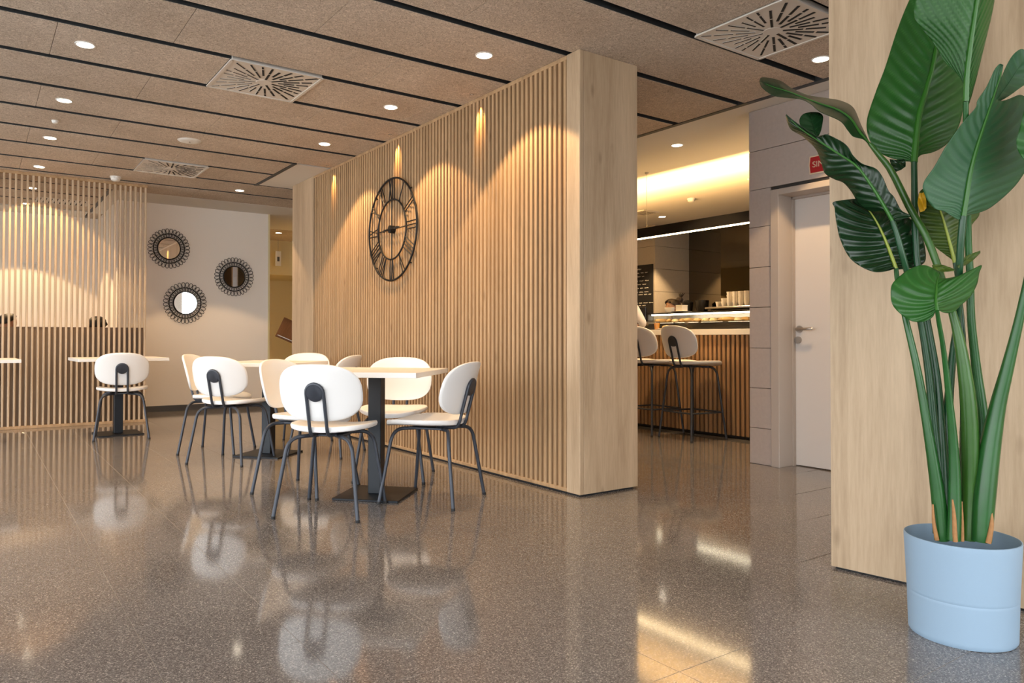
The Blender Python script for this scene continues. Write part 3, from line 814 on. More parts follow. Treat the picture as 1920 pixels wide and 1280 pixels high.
# ================================================================== BAR
bar = thing('bar_counter', 'slat fronted bar counter with a white top', 'bar counter', (5.86, 0, 0))
MB().box(0.02, 0.66, 3.3, 6.9, 0.03, 0.974).build('carcass', 'oak_dark', bar)
MB().box(0.06, 0.62, 3.3, 6.9, 0.0, 0.03).build('plinth', 'black_matt', bar)
bs = slat_mesh('slat', 0.030, 0.02, 0.03, 0.972, 'bar_slat')
y = 4.02
while y < 5.9:
    link('slat', bs, bar, (0, y, 0)); y += 0.052
MB().cbox(-0.05, 0.70, 3.3, 6.9, 0.974, 1.028).build('counter_top', 'counter_white', bar)
# refrigerated display case
cs = thing('display_case', 'lit glass pastry display case on the bar', 'display case', (6.0, 0, 1.028))
MB().box(0.10, 0.5, 3.6, 5.66, 0.0, 0.07).build('base', 'black_gloss', cs)
MB().box(0.09, 0.5, 3.6, 5.68, 0.172, 0.186).build('lid', 'black_gloss', cs)
MB().box(0.10, 0.104, 3.6, 5.66, 0.07, 0.172).build('front_glass', 'case_glass', cs)
MB().box(0.10, 0.5, 5.66, 5.664, 0.07, 0.172).build('end_glass', 'case_glass', cs)
MB().box(0.108, 0.122, 3.62, 5.62, 0.158, 0.172).build('light_bar', 'case_glow', cs)
MB().box(0.49, 0.5, 3.6, 5.66, 0.07, 0.172).build('rear_panel', 'steel', cs)
for i in range(6): MB().cbox(0.13, 0.47, 3.66+i*0.335, 3.97+i*0.335, 0.071, 0.079).build('tray', 'steel', cs)
# pastries
def pastry_mesh(kind):
    mb = MB()
    if kind == 0:    # croissant
        n = 14; pts = []; rad = []
        for i in range(n+1):
            a = PI*(0.12+0.76*i/n); pts.append((0.05*math.cos(a), 0.045*math.sin(a)-0.03, 0.02)); rad.append(0.006+0.018*math.sin(PI*i/n)*(1+0.16*math.cos(i*2.6)))
        mb.tube(pts, rad, 10)
    elif kind == 1:  # domed bun
        mb.lathe([(0.032, 0.0), (0.042, 0.01), (0.04, 0.025), (0.028, 0.038), (0.0, 0.043)], 18)
    else:            # filled baguette
        n = 12; pts = [(0, -0.08+0.16*i/n, 0.022) for i in range(n+1)]; rad = [0.008+0.018*math.sin(PI*(i+0.4)/(n+0.8))**0.5 for i in range(n+1)]
        mb.tube(pts, rad, 10)
    return mb
pm = [pastry_mesh(0).mesh('crumb', 'pastry', True), pastry_mesh(1).mesh('crumb', 'pastry_pale', True), pastry_mesh(2).mesh('crumb', 'pastry', True)]
pn = [('croissant', 'golden croissant in the display case', 'croissant'), ('bread_bun', 'round pale bun in the display case', 'bun'), ('filled_roll', 'long golden roll in the display case', 'bread roll')]
order = [0, 0, 2, 1, 0, 1, 2, 0, 1, 1, 0, 2, 0, 1, 0, 2]
for i, kd in enumerate(order):
    nm, lb, ct = pn[kd]
    for rowx in (6.19, 6.32):
        kk = kd if rowx < 6.25 else (kd+1) % 3
        nm, lb, ct = pn[kk]
        o = link(nm, pm[kk]); o.location = (rowx+random.uniform(-.01, .01), 4.08+i*0.098, 1.1075); o.rotation_euler = (0, 0, random.uniform(0, 6) if kk != 2 else random.uniform(-0.2, 0.2)+1.2)
        tag(o, lb, ct, 'pastries in the display case')
# drink and plate on the counter
t = thing('beer_glass', 'small glass of amber drink on the bar counter', 'glass', (5.95, 5.40, 1.028))
MB().lathe([(0.026, 0.0), (0.034, 0.09), (0.032, 0.09), (0.025, 0.006), (0, 0.006)], 24).build('glass', 'drink_glass', t, True)
MB().lathe([(0.0245, 0.007), (0.0305, 0.075), (0.0, 0.075)], 24).build('drink', 'beer', t, True)
t = thing('plate', 'white plate with a bread roll beside the amber drink', 'plate', (5.93, 5.25, 1.028))
MB().lathe([(0.05, 0.0), (0.09, 0.012), (0.092, 0.015), (0.05, 0.006), (0, 0.006)], 30).build('dish', 'ceramic', t, True)
o = MB().lathe([(0.045, 0.0), (0.055, 0.014), (0.045, 0.034), (0.0, 0.043)], 22, sy=0.8).build('bread_roll', 'pastry_pale', None, True)
o.location = (5.93, 5.25, 1.0345); tag(o, 'pale bread roll lying on the white plate', 'bread roll')
t = thing('plate', 'white dish with a white carton on the display case lid', 'plate', (6.3, 5.366, 1.2145))
MB().lathe([(0.06, 0.0), (0.11, 0.014), (0.112, 0.017), (0.06, 0.006), (0, 0.006)], 30).build('dish', 'ceramic', t, True)
t = thing('carton', 'small white carton standing on a plate above the pastries', 'carton', (6.3, 5.366, 1.2210))
MB().cbox(-0.045, 0.045, -0.045, 0.045, 0.0, 0.068).build('box', 'ceramic', t); MB().cbox(-0.047, 0.047, -0.047, 0.047, 0.068, 0.078).build('lid', 'ceramic', t)
# back counter, coffee machine and what stands on it
t = thing('back_counter', 'dark counter along the mirror behind the bar', 'counter', (8.56, 0, 0))
MB().box(0.02, 0.54, 3.4, 7.64, 0.05, 0.88).build('carcass', 'black_matt', t); MB().cbox(0.0, 0.545, 3.4, 7.645, 0.88, 0.92).build('worktop', 'black_gloss', t)
MB().box(0.06, 0.5, 3.4, 7.64, 0.0, 0.05).build('plinth', 'black_matt', t)
for i in range(7):
    d = MB().cbox(0.0, 0.02, 3.44+i*0.58, 4.0+i*0.58, 0.08, 0.86).build('door', 'black_gloss', t)
    MB().tube([(-0.015, 3.5+i*0.58, 0.8), (-0.015, 3.7+i*0.58, 0.8)], 0.005, 6).build('handle', 'steel', d)
cm = thing('coffee_machine', 'steel coffee machine with cup stacks on its top', 'coffee machine', (8.80, 6.355, 0.92)); cm.scale = (1, 1.105, 1.105)
MB().cbox(-0.08, 0.26, -0.5, 0.5, 0.04, 0.40, c=0.01).build('body', 'black_gloss', cm)
MB().cbox(-0.16, 0.27, -0.53, 0.53, 0.40, 0.425, c=0.005).build('cup_tray', 'steel', cm)
MB().cbox(-0.10, -0.07, -0.48, 0.48, 0.30, 0.38).build('control_panel', 'steel', cm)
MB().cbox(-0.22, -0.05, -0.48, 0.48, 0.04, 0.07).build('drip_tray', 'steel', cm)
for i in range(3):
    g = MB().tube([(-0.12, -0.3+i*0.3, 0.30), (-0.12, -0.3+i*0.3, 0.22)], 0.035, 16).build('group_head', 'steel', cm, True)
    MB().tube([(-0.12, -0.3+i*0.3, 0.225), (-0.27, -0.3+i*0.3, 0.205)], 0.012, 8).build('portafilter_handle', 'black_gloss', g, True)
for sx in (-0.05, 0.22):
    for sy in (-0.45, 0.45): MB().tube([(sx, sy, 0.0), (sx, sy, 0.04)], 0.02, 10).build('foot', 'black_matt', cm)
cup_me = MB().lathe([(0.024, 0.0), (0.036, 0.055), (0.038, 0.066), (0.036, 0.066), (0.022, 0.004), (0, 0.004)], 20).mesh('cup', 'ceramic', True)
for i in range(8):
    nst = 1 if i == 7 else (2 if i == 6 else 4)
    for rx in (0, 1):
        for j in range(nst):
            o = link('coffee_cup', cup_me); o.location = (8.69+rx*0.096, 6.08+i*0.094, 1.390+j*0.044); o.scale = (1.1, 1.1, 1.1)
            tag(o, 'white coffee cup stacked on top of the coffee machine', 'cup', 'cups stacked on the coffee machine')
t = thing('coffee_grinder', 'black coffee grinder left of the coffee machine', 'coffee grinder', (8.82, 7.13, 0.92)); t.scale = (1.1, 1.1, 1.1)
MB().cbox(-0.10, 0.10, -0.09, 0.09, 0.0, 0.34, c=0.012).build('body', 'black_matt', t)
MB().lathe([(0.05, 0.34), (0.085, 0.43), (0.09, 0.53), (0.0, 0.54)], 20).build('hopper', 'black_gloss', t, True)
t = thing('blender_jug', 'dark blender jug beside the coffee grinder', 'blender', (8.82, 7.40, 0.92)); t.scale = (1.1, 1.1, 1.1)
MB().cbox(-0.08, 0.08, -0.08, 0.08, 0.0, 0.22, c=0.012).build('motor_base', 'black_matt', t)
MB().lathe([(0.05, 0.22), (0.075, 0.5), (0.078, 0.51), (0.04, 0.54), (0, 0.545)], 20).build('jug', 'black_gloss', t, True)
t = thing('red_can', 'small red tin next to the barista', 'tin', (8.64, 7.26, 0.92))
MB().lathe([(0.035, 0), (0.035, 0.12), (0.03, 0.125)], 18).build('body', 'red_print', t, True); MB().lathe([(0.0, 0.125), (0.031, 0.125), (0.031, 0.13), (0, 0.13)], 18).build('lid', 'steel', t, True)
# chalk board
cb = thing('chalk_board', 'black chalk menu board with handwritten lines on the pillar', 'menu board', (8.398, 7.69, 0))
MB().box(-0.02, 0.0, 0.0, 0.75, 1.2, 2.062).build('panel', 'rubber', cb)
mb = MB(); rnd = random.Random(3)
for row, (z, hgt) in enumerate([(0.93+(a-0.93)*1.105, b) for a, b in [(1.895, 0.034), (1.845, 0.020), (1.795, 0.018), (1.735, 0.020), (1.685, 0.018), (1.635, 0.020), (1.580, 0.016), (1.545, 0.018), (1.43, 0.020), (1.395, 0.014), (1.355, 0.012)]]):
    ye = 0.07 if row != 0 else 0.14
    ystart = 0.60-rnd.random()*0.1; yend = ye if row in (1, 3, 8) else ye+rnd.random()*0.15
    y_ = ystart
    while y_ > yend:
        ln = rnd.uniform(0.05, 0.10); pts = []
        n = int(ln/0.006)
        for i in range(n): pts.append((-0.0215, y_-i*0.006, z+hgt*0.5*math.sin(i*2.3+rnd.random())*(0.6+0.4*rnd.random())))
        if len(pts) > 2: mb.tube(pts, 0.0026, 4)
        y_ -= ln+0.02
mb.build('handwriting', 'chalk', cb)['kind'] = 'stuff'
t = thing('cash_register', 'dark cash register screen at the left end of the counter', 'cash register', (6.30, 6.02, 1.028))
MB().cbox(-0.12, 0.12, -0.12, 0.12, 0.0, 0.06).build('base', 'black_matt', t)
MB().cbox(-0.02, 0.02, -0.03, 0.03, 0.06, 0.15).build('neck', 'black_matt', t)
MB().cbox(-0.03, 0.0, -0.16, 0.16, 0.10, 0.27).build('screen', 'black_gloss', t)
# linear pendant
pe = thing('linear_pendant', 'long black linear pendant lamp over the bar', 'pendant lamp', (5.69, 0, 0))
ZP = 1.975
MB().box(-0.028, 0.028, 2.4, 7.7, ZP, ZP+0.08).box(-0.028, -0.024, 2.4, 7.7, ZP+0.08, ZP+0.10).box(0.024, 0.028, 2.4, 7.7, ZP+0.08, ZP+0.10).build('housing', 'black_gloss', pe)
MB().box(-0.022, 0.022, 2.42, 7.68, ZP-0.006, ZP+0.001).build('lower_strip', 'strip_glow', pe)
MB().box(-0.022, 0.022, 2.42, 7.68, ZP+0.08, ZP+0.085).build('upper_strip', 'strip_glow_up', pe)
for yy in (3.2, 5.3, 7.4):
    MB().tube([(0, yy, ZP+0.08), (0, yy, H-0.02)], 0.0018, 6).build('cable', 'cable', pe)
    MB().lathe([(0.012, H-0.02), (0.02, H-0.012), (0.02, H-0.001)], 14, cy=yy).build('ceiling_cup', 'cable', pe, True)
al = bpy.data.lights.new('uplight', 'AREA'); al.shape = 'RECTANGLE'; al.size = 0.03; al.size_y = 5.2; al.energy = 130; al.color = (1.0, 0.57, 0.20); al.spread = math.radians(75)
ao = bpy.data.objects.new('uplight', al); C.objects.link(ao); ao.parent = pe
ao.location = (0.012, 5.05, ZP+0.105)
zx = Vector((-0.55, 0, -0.55)).normalized(); yx = Vector((0, 1, 0)); xx = yx.cross(zx)      # shines along -z
mm = Matrix((xx, yx, zx)).transposed(); ao.rotation_euler = mm.to_euler()

# ================================================================== CORRIDOR FITTINGS
t = thing('lectern', 'brown sloping wooden board on a stand in the corridor', 'lectern', (3.62, 9.85, 0))
b_ = MB().cbox(-0.19, 0.19, -0.012, 0.012, -0.17, 0.17).build('board', 'walnut', t); b_.location = (-0.02, 0, 1.02); b_.rotation_euler = (math.radians(-35), math.radians(24), math.radians(-20))
MB().cbox(-0.17, 0.17, -0.022, -0.012, -0.155, -0.145).build('ledge', 'steel', b_)
MB().tube([(0.1, 0.05, 0.02), (0.1, 0.05, 0.95)], 0.016, 10).build('post', 'steel', t); MB().lathe([(0.14, 0.0), (0.14, 0.012), (0.02, 0.02)], 24, cx=0.1, cy=0.05).build('foot', 'steel', t, True)
t = thing('exit_sign', 'small white hanging sign in the corridor', 'sign', (4.32, 12.55, 2.32))
MB().cbox(-0.05, 0.05, -0.01, 0.01, -0.13, 0.13).build('plate', 'white_paint', t)
MB().cbox(-0.02, 0.02, -0.013, -0.009, -0.05, 0.03).build('pictogram', 'skirting', t)
MB().tube([(0, 0, 0.13), (0, 0, H+0.05-2.32)], 0.004, 6).build('rod', 'steel', t)

# ================================================================== PLANT
def crom(P, n):
    """Catmull-Rom through the points, n samples"""
    out = []; k = len(P)
    for i in range(n):
        s = i/(n-1)*(k-1); j = min(int(s), k-2); t_ = s-j
        p0, p1, p2, p3 = P[max(j-1, 0)], P[j], P[j+1], P[min(j+2, k-1)]
        out.append(tuple(0.5*((2*b)+(-a+c)*t_+(2*a-5*b+4*c-d)*t_*t_+(-a+3*b-3*c+d)*t_**3) for a, b, c, d in zip(p0, p1, p2, p3)))
    return out
def resample(P, n):
    d = [0]
    for a, b in zip(P, P[1:]): d.append(d[-1]+math.dist(a, b))
    out = []
    for i in range(n):
        s = d[-1]*i/(n-1); j = 0
        while j < len(d)-2 and d[j+1] < s: j += 1
        t_ = (s-d[j])/max(d[j+1]-d[j], 1e-9); out.append(tuple(a+(b-a)*t_ for a, b in zip(P[j], P[j+1])))
    return out
PLX, PLY = 2.582, 1.0756
plant = thing('potted_plant', 'tall bird of paradise plant with large paddle leaves in a pale blue pot', 'plant', (PLX, PLY, 0))
PINV = Vector((-PLX, -PLY, 0))
MB().lathe([(0.0, 0.006), (0.138, 0.006), (0.138, 0.0), (0.1445, 0.0), (0.148, 0.006), (0.1483, 0.016), (0.1512, 0.122), (0.1514, 0.129), (0.1508, 0.1305), (0.1508, 0.1315), (0.1516, 0.133), (0.1519, 0.140), (0.1592, 0.294), (0.1595, 0.302), (0.159, 0.3075), (0.156, 0.3085), (0.1535, 0.305), (0.149, 0.2), (0.149, 0.19)], 72).build('pot', 'pot_blue', plant, True)
MB().lathe([(0.1485, 0.235), (0.08, 0.243), (0.0, 0.247)], 36).build('soil', 'soil', plant, True)
NR, NC = 140, 22
def leaf(mat, mid, lef, rig, d0, d1, dl, dr, rib, veins=16, amp=0.0022, slope=0.5, ribr=0.006, rib_from=0.0, bow=0.0, dmid=None, rim=None):
    """mid, lef, rig: outline in the photograph from leaf base to tip; depth runs d0 to d1 along the leaf, edges lie dl, dr behind the midrib"""
    M = resample(crom([tuple(map(float, p)) for p in mid], 120), NR)
    Ls = resample(crom([tuple(map(float, p)) for p in lef], 160), NR)
    Rs = resample(crom([tuple(map(float, p)) for p in rig], 160), NR)
    def dep(t_):
        v = d0+(d1-d0)*t_+bow*math.sin(PI*t_)
        return v
    vs = []; fs = []; col = []
    cols = 2*NC+1
    for i in range(NR):
        t_ = i/(NR-1); env = math.sin(PI*min(max(t_, 0.02), 0.98))**0.4
        for c in range(-NC, NC+1):
            s = abs(c)/NC
            E_, de = (Ls, dl) if c < 0 else (Rs, dr)
            x = M[i][0]+(E_[i][0]-M[i][0])*s; y = M[i][1]+(E_[i][1]-M[i][1])*s
            ph = t_*veins - s*slope
            wv = math.sin(2*PI*ph)
            fr_ = ph-math.floor(ph)
            d = dep(t_) + de*env*(s**1.5) + amp*wv*min(1, s*4)*(1-0.4*s) + 0.004*math.sin(9*t_+2.0*c/NC+len(mid))*s
            vs.append(at(x, y, d)+PINV)
            col.append(0.55*max(0, 1-abs(fr_-0.25)/0.10) if s > 0 else 0.6)
    for i in range(NR-1):
        for c in range(cols-1):
            a = i*cols+c; fs.append((a, a+1, a+cols+1, a+cols))
    me = bpy.data.meshes.new('leaf'); me.from_pydata([tuple(v) for v in vs], [], fs); me.update(); me.materials.append(MATS[mat])
    ca = me.color_attributes.new('vein', 'FLOAT_COLOR', 'POINT')
    for i, v in enumerate(col): ca.data[i].color = (v, v, v, 1)
    for p in me.polygons: p.use_smooth = True
    o = link('leaf', me, plant)
    so = o.modifiers.new('thickness', 'SOLIDIFY'); so.thickness = 0.0011; so.offset = 0
    pts = [at(M[i][0], M[i][1], dep(i/(NR-1))-0.002)+PINV for i in range(0, NR, 7)]
    n = len(pts); mb = MB(); mb.tube(pts, [ribr*(1-0.8*i/(n-1)) for i in range(n)], 8)
    mb.build('midrib', rib, o, True)
    return o
def petiole(pts, mat, k=1.0):
    """pts: (x, y, depth, width in px)"""
    P = crom([tuple(map(float, p)) for p in pts], 34)
    mb = MB(); mb.tube([at(p[0], p[1], p[2])+PINV for p in P], [k*p[3]*0.5*p[2]/F_PX for p in P], 10)
    return mb.build('petiole', mat, plant, True)
# leaf A, the tall one behind
leaf('leaf_green', [(1714, 304), (1722, 225), (1735, 175), (1748, 130), (1756, 87), (1772, 20), (1785, -50), (1795, -110)],
     [(1711, 303), (1690, 301), (1662, 293), (1640, 278), (1627, 252), (1626, 222), (1641, 175), (1660, 125), (1682, 57), (1705, 0), (1740, -65), (1795, -110)],
     [(1717, 303), (1726, 291), (1750, 285), (1775, 270), (1796, 240), (1806, 200), (1809, 140), (1812, 60), (1818, -10), (1812, -70), (1795, -110)],
     2.43, 2.50, 0.05, 0.03, 'midrib_green', veins=19, slope=3.6, ribr=0.011, amp=0.0032)
# leaf B, front top
leaf('leaf_green', [(1811, 190), (1813, 140), (1820, 82), (1832, 0), (1842, -80), (1848, -160), (1850, -230)],
     [(1810, 150), (1803, 138), (1775, 120), (1750, 80), (1722, 45), (1714, 28), (1717, 0), (1735, -90), (1790, -180), (1850, -230)],
     [(1813, 200), (1818, 192), (1830, 150), (1845, 88), (1860, 25), (1867, -20), (1873, -90), (1866, -170), (1850, -230)],
     2.20, 2.12, 0.01, 0.07, 'midrib_green', veins=17, slope=5.5, ribr=0.0085, amp=0.004)
# leaf D, right, pale
leaf('leaf_pale', [(1806, 405), (1810, 382), (1817, 337), (1822, 312), (1832, 275), (1850, 220), (1865, 175), (1876, 140), (1881, 122)],
     [(1803, 408), (1795, 411), (1772, 397), (1750, 389), (1733, 362), (1732, 342), (1752, 312), (1775, 272), (1805, 230), (1829, 202), (1833, 188), (1850, 162), (1864, 132), (1874, 120), (1881, 122)],
     [(1809, 405), (1818, 403), (1840, 397), (1860, 387), (1890, 362), (1912, 337), (1932, 300), (1940, 250), (1932, 200), (1915, 178), (1890, 188), (1866, 199), (1868, 180), (1876, 150), (1881, 122)],
     2.24, 2.20, -0.02, 0.06, 'midrib_green', veins=15, slope=3.2, ribr=0.0085, amp=0.0018)
leaf('leaf_pale', [(1866, 190), (1885, 165), (1905, 135), (1925, 105)],
     [(1864, 186), (1872, 160), (1884, 130), (1893, 112), (1902, 100), (1914, 92), (1925, 95)],
     [(1866, 193), (1885, 184), (1908, 168), (1930, 150), (1940, 125), (1935, 105), (1925, 100)],
     2.23, 2.27, 0.0, 0.02, 'leaf_pale', veins=6, slope=0.2, ribr=0.001, amp=0.001)
# leaf E, upper left, seen edge on
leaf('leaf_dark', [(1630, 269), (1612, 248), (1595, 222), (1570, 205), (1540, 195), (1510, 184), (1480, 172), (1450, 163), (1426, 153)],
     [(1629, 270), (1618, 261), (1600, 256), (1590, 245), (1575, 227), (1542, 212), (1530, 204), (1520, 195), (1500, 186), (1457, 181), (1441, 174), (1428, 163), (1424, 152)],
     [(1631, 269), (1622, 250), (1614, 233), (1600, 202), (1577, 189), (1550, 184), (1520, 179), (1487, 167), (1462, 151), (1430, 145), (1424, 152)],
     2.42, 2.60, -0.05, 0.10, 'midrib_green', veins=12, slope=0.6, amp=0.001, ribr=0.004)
# dark lobe that hangs behind leaf G
leaf('leaf_dark', [(1530, 255), (1526, 240), (1522, 225), (1520, 211)],
     [(1526, 256), (1512, 246), (1501, 235), (1499, 224), (1506, 214), (1520, 210)],
     [(1535, 255), (1539, 246), (1542, 232), (1543, 218), (1535, 211), (1520, 210)],
     2.46, 2.50, 0.01, 0.01, 'leaf_dark', veins=5, amp=0.0006, ribr=0.001)
# leaf G, left, dark with a bright rib
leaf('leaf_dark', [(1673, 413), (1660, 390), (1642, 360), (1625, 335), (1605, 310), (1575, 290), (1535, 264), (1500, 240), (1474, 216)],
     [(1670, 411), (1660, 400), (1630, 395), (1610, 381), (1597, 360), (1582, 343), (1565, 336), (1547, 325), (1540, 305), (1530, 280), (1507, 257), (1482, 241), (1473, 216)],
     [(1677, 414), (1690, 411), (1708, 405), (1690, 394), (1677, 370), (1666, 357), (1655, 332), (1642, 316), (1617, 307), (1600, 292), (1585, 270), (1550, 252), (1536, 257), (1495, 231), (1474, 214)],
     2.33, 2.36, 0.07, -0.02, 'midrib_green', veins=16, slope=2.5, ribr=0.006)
# leaf H, blue-black gloss
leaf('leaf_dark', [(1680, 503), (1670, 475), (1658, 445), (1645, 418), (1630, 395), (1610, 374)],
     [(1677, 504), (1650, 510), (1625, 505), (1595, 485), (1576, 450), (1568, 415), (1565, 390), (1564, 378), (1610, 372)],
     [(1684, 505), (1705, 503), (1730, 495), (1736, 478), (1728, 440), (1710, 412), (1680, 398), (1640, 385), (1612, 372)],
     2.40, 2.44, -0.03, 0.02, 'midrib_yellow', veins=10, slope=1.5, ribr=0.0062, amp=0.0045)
# leaf I, olive with yellow edge
leaf('leaf_olive', [(1790, 492), (1782, 460), (1774, 430), (1765, 400), (1752, 365), (1745, 345)],
     [(1787, 488), (1772, 477), (1752, 461), (1740, 441), (1726, 411), (1722, 385), (1723, 362), (1735, 350), (1745, 345)],
     [(1793, 490), (1800, 470), (1820, 425), (1836, 402), (1830, 380), (1800, 355), (1770, 345), (1745, 345)],
     2.40, 2.42, 0.02, 0.03, 'midrib_yellow', veins=12, slope=0.6, ribr=0.006)
leaf('leaf_yellow', [(1733, 395), (1730, 380), (1729, 362)], [(1725, 398), (1721, 380), (1724, 361)], [(1737, 390), (1736, 372), (1732, 360)], 2.395, 2.405, 0, 0, 'leaf_yellow', veins=1, amp=0.0004, ribr=0.001)
# leaf F, the curled one in front
leaf('leaf_green', [(1757, 582), (1755, 565), (1755, 550), (1756, 535), (1758, 522), (1763, 511)],
     [(1752, 576), (1750, 592), (1735, 602), (1710, 602), (1687, 587), (1673, 570), (1670, 550), (1673, 532), (1690, 515), (1710, 502), (1732, 497), (1752, 504), (1763, 511)],
     [(1762, 580), (1770, 586), (1787, 585), (1802, 572), (1820, 555), (1832, 532), (1836, 512), (1840, 497), (1815, 510), (1790, 520), (1766, 527), (1763, 511)],
     2.17, 2.26, 0.03, 0.05, 'midrib_green', veins=9, slope=2.2, ribr=0.0055, bow=-0.02)
leaf('leaf_olive', [(1748, 499), (1765, 500), (1790, 506)], [(1747, 497), (1765, 496), (1791, 505)], [(1749, 503), (1765, 509), (1790, 508)], 2.27, 2.24, 0.0, -0.01, 'leaf_olive', veins=3, amp=0.0004, ribr=0.0015)
leaf('leaf_olive', [(1795, 500), (1815, 485), (1838, 472)], [(1795, 498), (1812, 480), (1838, 470)], [(1797, 503), (1820, 491), (1838, 474)], 2.26, 2.27, 0.0, 0.01, 'leaf_olive', veins=3, amp=0.0004, ribr=0.0015)
leaf('leaf_dark', [(1690, 318), (1688, 310), (1680, 300)], [(1680, 322), (1672, 312), (1668, 298)], [(1698, 312), (1698, 304), (1695, 298)], 2.42, 2.44, 0.01, 0.0, 'leaf_dark', veins=2, amp=0.0004, ribr=0.001)
# leaf at the right, mostly out of the picture
leaf('leaf_green', [(1955, 330), (1975, 260), (2000, 170), (2020, 80)], [(1950, 328), (1920, 300), (1906, 272), (1912, 240), (1940, 160), (2020, 80)], [(1960, 330), (1990, 320), (2010, 280), (2020, 200), (2020, 80)], 2.12, 2.10, 0.02, 0.03, 'midrib_green', veins=10)
# petioles, leaf base down to the pot
B = 2.34
petiole([(1714, 304, 2.43, 11), (1715, 380, 2.42, 12), (1717, 450, 2.41, 12), (1722, 510, 2.40, 12), (1739, 606, 2.39, 13), (1754, 692, 2.38, 14), (1761, 760, 2.37, 16), (1766, 880, 2.36, 24), (1770, 1000, 2.36, 26)], 'petiole_dark')
petiole([(1811, 190, 2.20, 9), (1811, 230, 2.22, 10), (1813, 330, 2.28, 11), (1815, 405, 2.32, 11), (1816, 462, 2.34, 12), (1819, 520, 2.35, 13), (1821, 600, 2.36, 14), (1831, 692, 2.37, 16), (1840, 756, 2.37, 18), (1845, 812, 2.37, 20), (1840, 920, 2.37, 28), (1834, 1005, 2.37, 28)], 'petiole_green')
petiole([(1806, 405, 2.24, 13), (1802, 450, 2.25, 13), (1799, 500, 2.27, 13), (1797, 540, 2.29, 12), (1797, 590, 2.32, 12), (1787, 660, 2.35, 13), (1779, 749, 2.37, 16), (1773, 842, 2.38, 24), (1774, 990, 2.38, 26)], 'petiole_dark')
petiole([(1630, 269, 2.42, 6), (1650, 293, 2.41, 10), (1672, 322, 2.40, 12), (1707, 392, 2.38, 13), (1735, 440, 2.36, 13), (1757, 495, 2.34, 13), (1772, 545, 2.32, 13), (1787, 590, 2.30, 14), (1802, 655, 2.29, 20), (1815, 749, 2.29, 27), (1819, 842, 2.30, 30), (1818, 936, 2.31, 28), (1815, 1012, 2.31, 26)], 'petiole_lime')
petiole([(1673, 413, 2.33, 9), (1681, 437, 2.33, 10), (1690, 470, 2.33, 11), (1700, 507, 2.34, 11), (1713, 556, 2.35, 12), (1727, 606, 2.36, 12), (1742, 704, 2.36, 14), (1751, 800, 2.36, 17), (1759, 900, 2.36, 22), (1762, 1000, 2.36, 24)], 'petiole_dark')
petiole([(1680, 503, 2.40, 8), (1683, 527, 2.39, 9), (1690, 560, 2.37, 10), (1699, 602, 2.35, 11), (1716, 674, 2.33, 13), (1729, 741, 2.32, 15), (1746, 842, 2.31, 19), (1760, 936, 2.31, 25), (1766, 1012, 2.31, 26)], 'petiole_green')
petiole([(1790, 492, 2.40, 7), (1796, 530, 2.40, 8), (1803, 600, 2.40, 10), (1808, 700, 2.40, 13), (1811, 850, 2.40, 22), (1810, 990, 2.40, 26)], 'petiole_dark')
petiole([(1757, 582, 2.17, 7), (1760, 602, 2.19, 8), (1769, 655, 2.22, 9), (1780, 749, 2.25, 12), (1788, 842, 2.27, 17), (1790, 936, 2.28, 22), (1788, 1012, 2.28, 24)], 'petiole_green')
petiole([(1955, 330, 2.12, 9), (1945, 430, 2.18, 12), (1915, 580, 2.22, 15), (1890, 685, 2.25, 21), (1871, 760, 2.27, 27), (1856, 842, 2.28, 35), (1845, 936, 2.28, 38), (1840, 1014, 2.28, 34)], 'petiole_green')
# dried sheaths at the foot
for pts in ([(1786, 936, 2.27, 3), (1789, 970, 2.265, 7), (1791, 1015, 2.265, 9)], [(1859, 959, 2.255, 3), (1859, 985, 2.25, 8), (1853, 1018, 2.25, 10)],
            [(1749, 945, 2.30, 3), (1751, 980, 2.295, 6), (1757, 1012, 2.295, 8)], [(1803, 940, 2.285, 3), (1803, 975, 2.28, 7), (1803, 1014, 2.28, 9)]):
    petiole(pts, 'dry_sheath').name = 'dry_sheath'

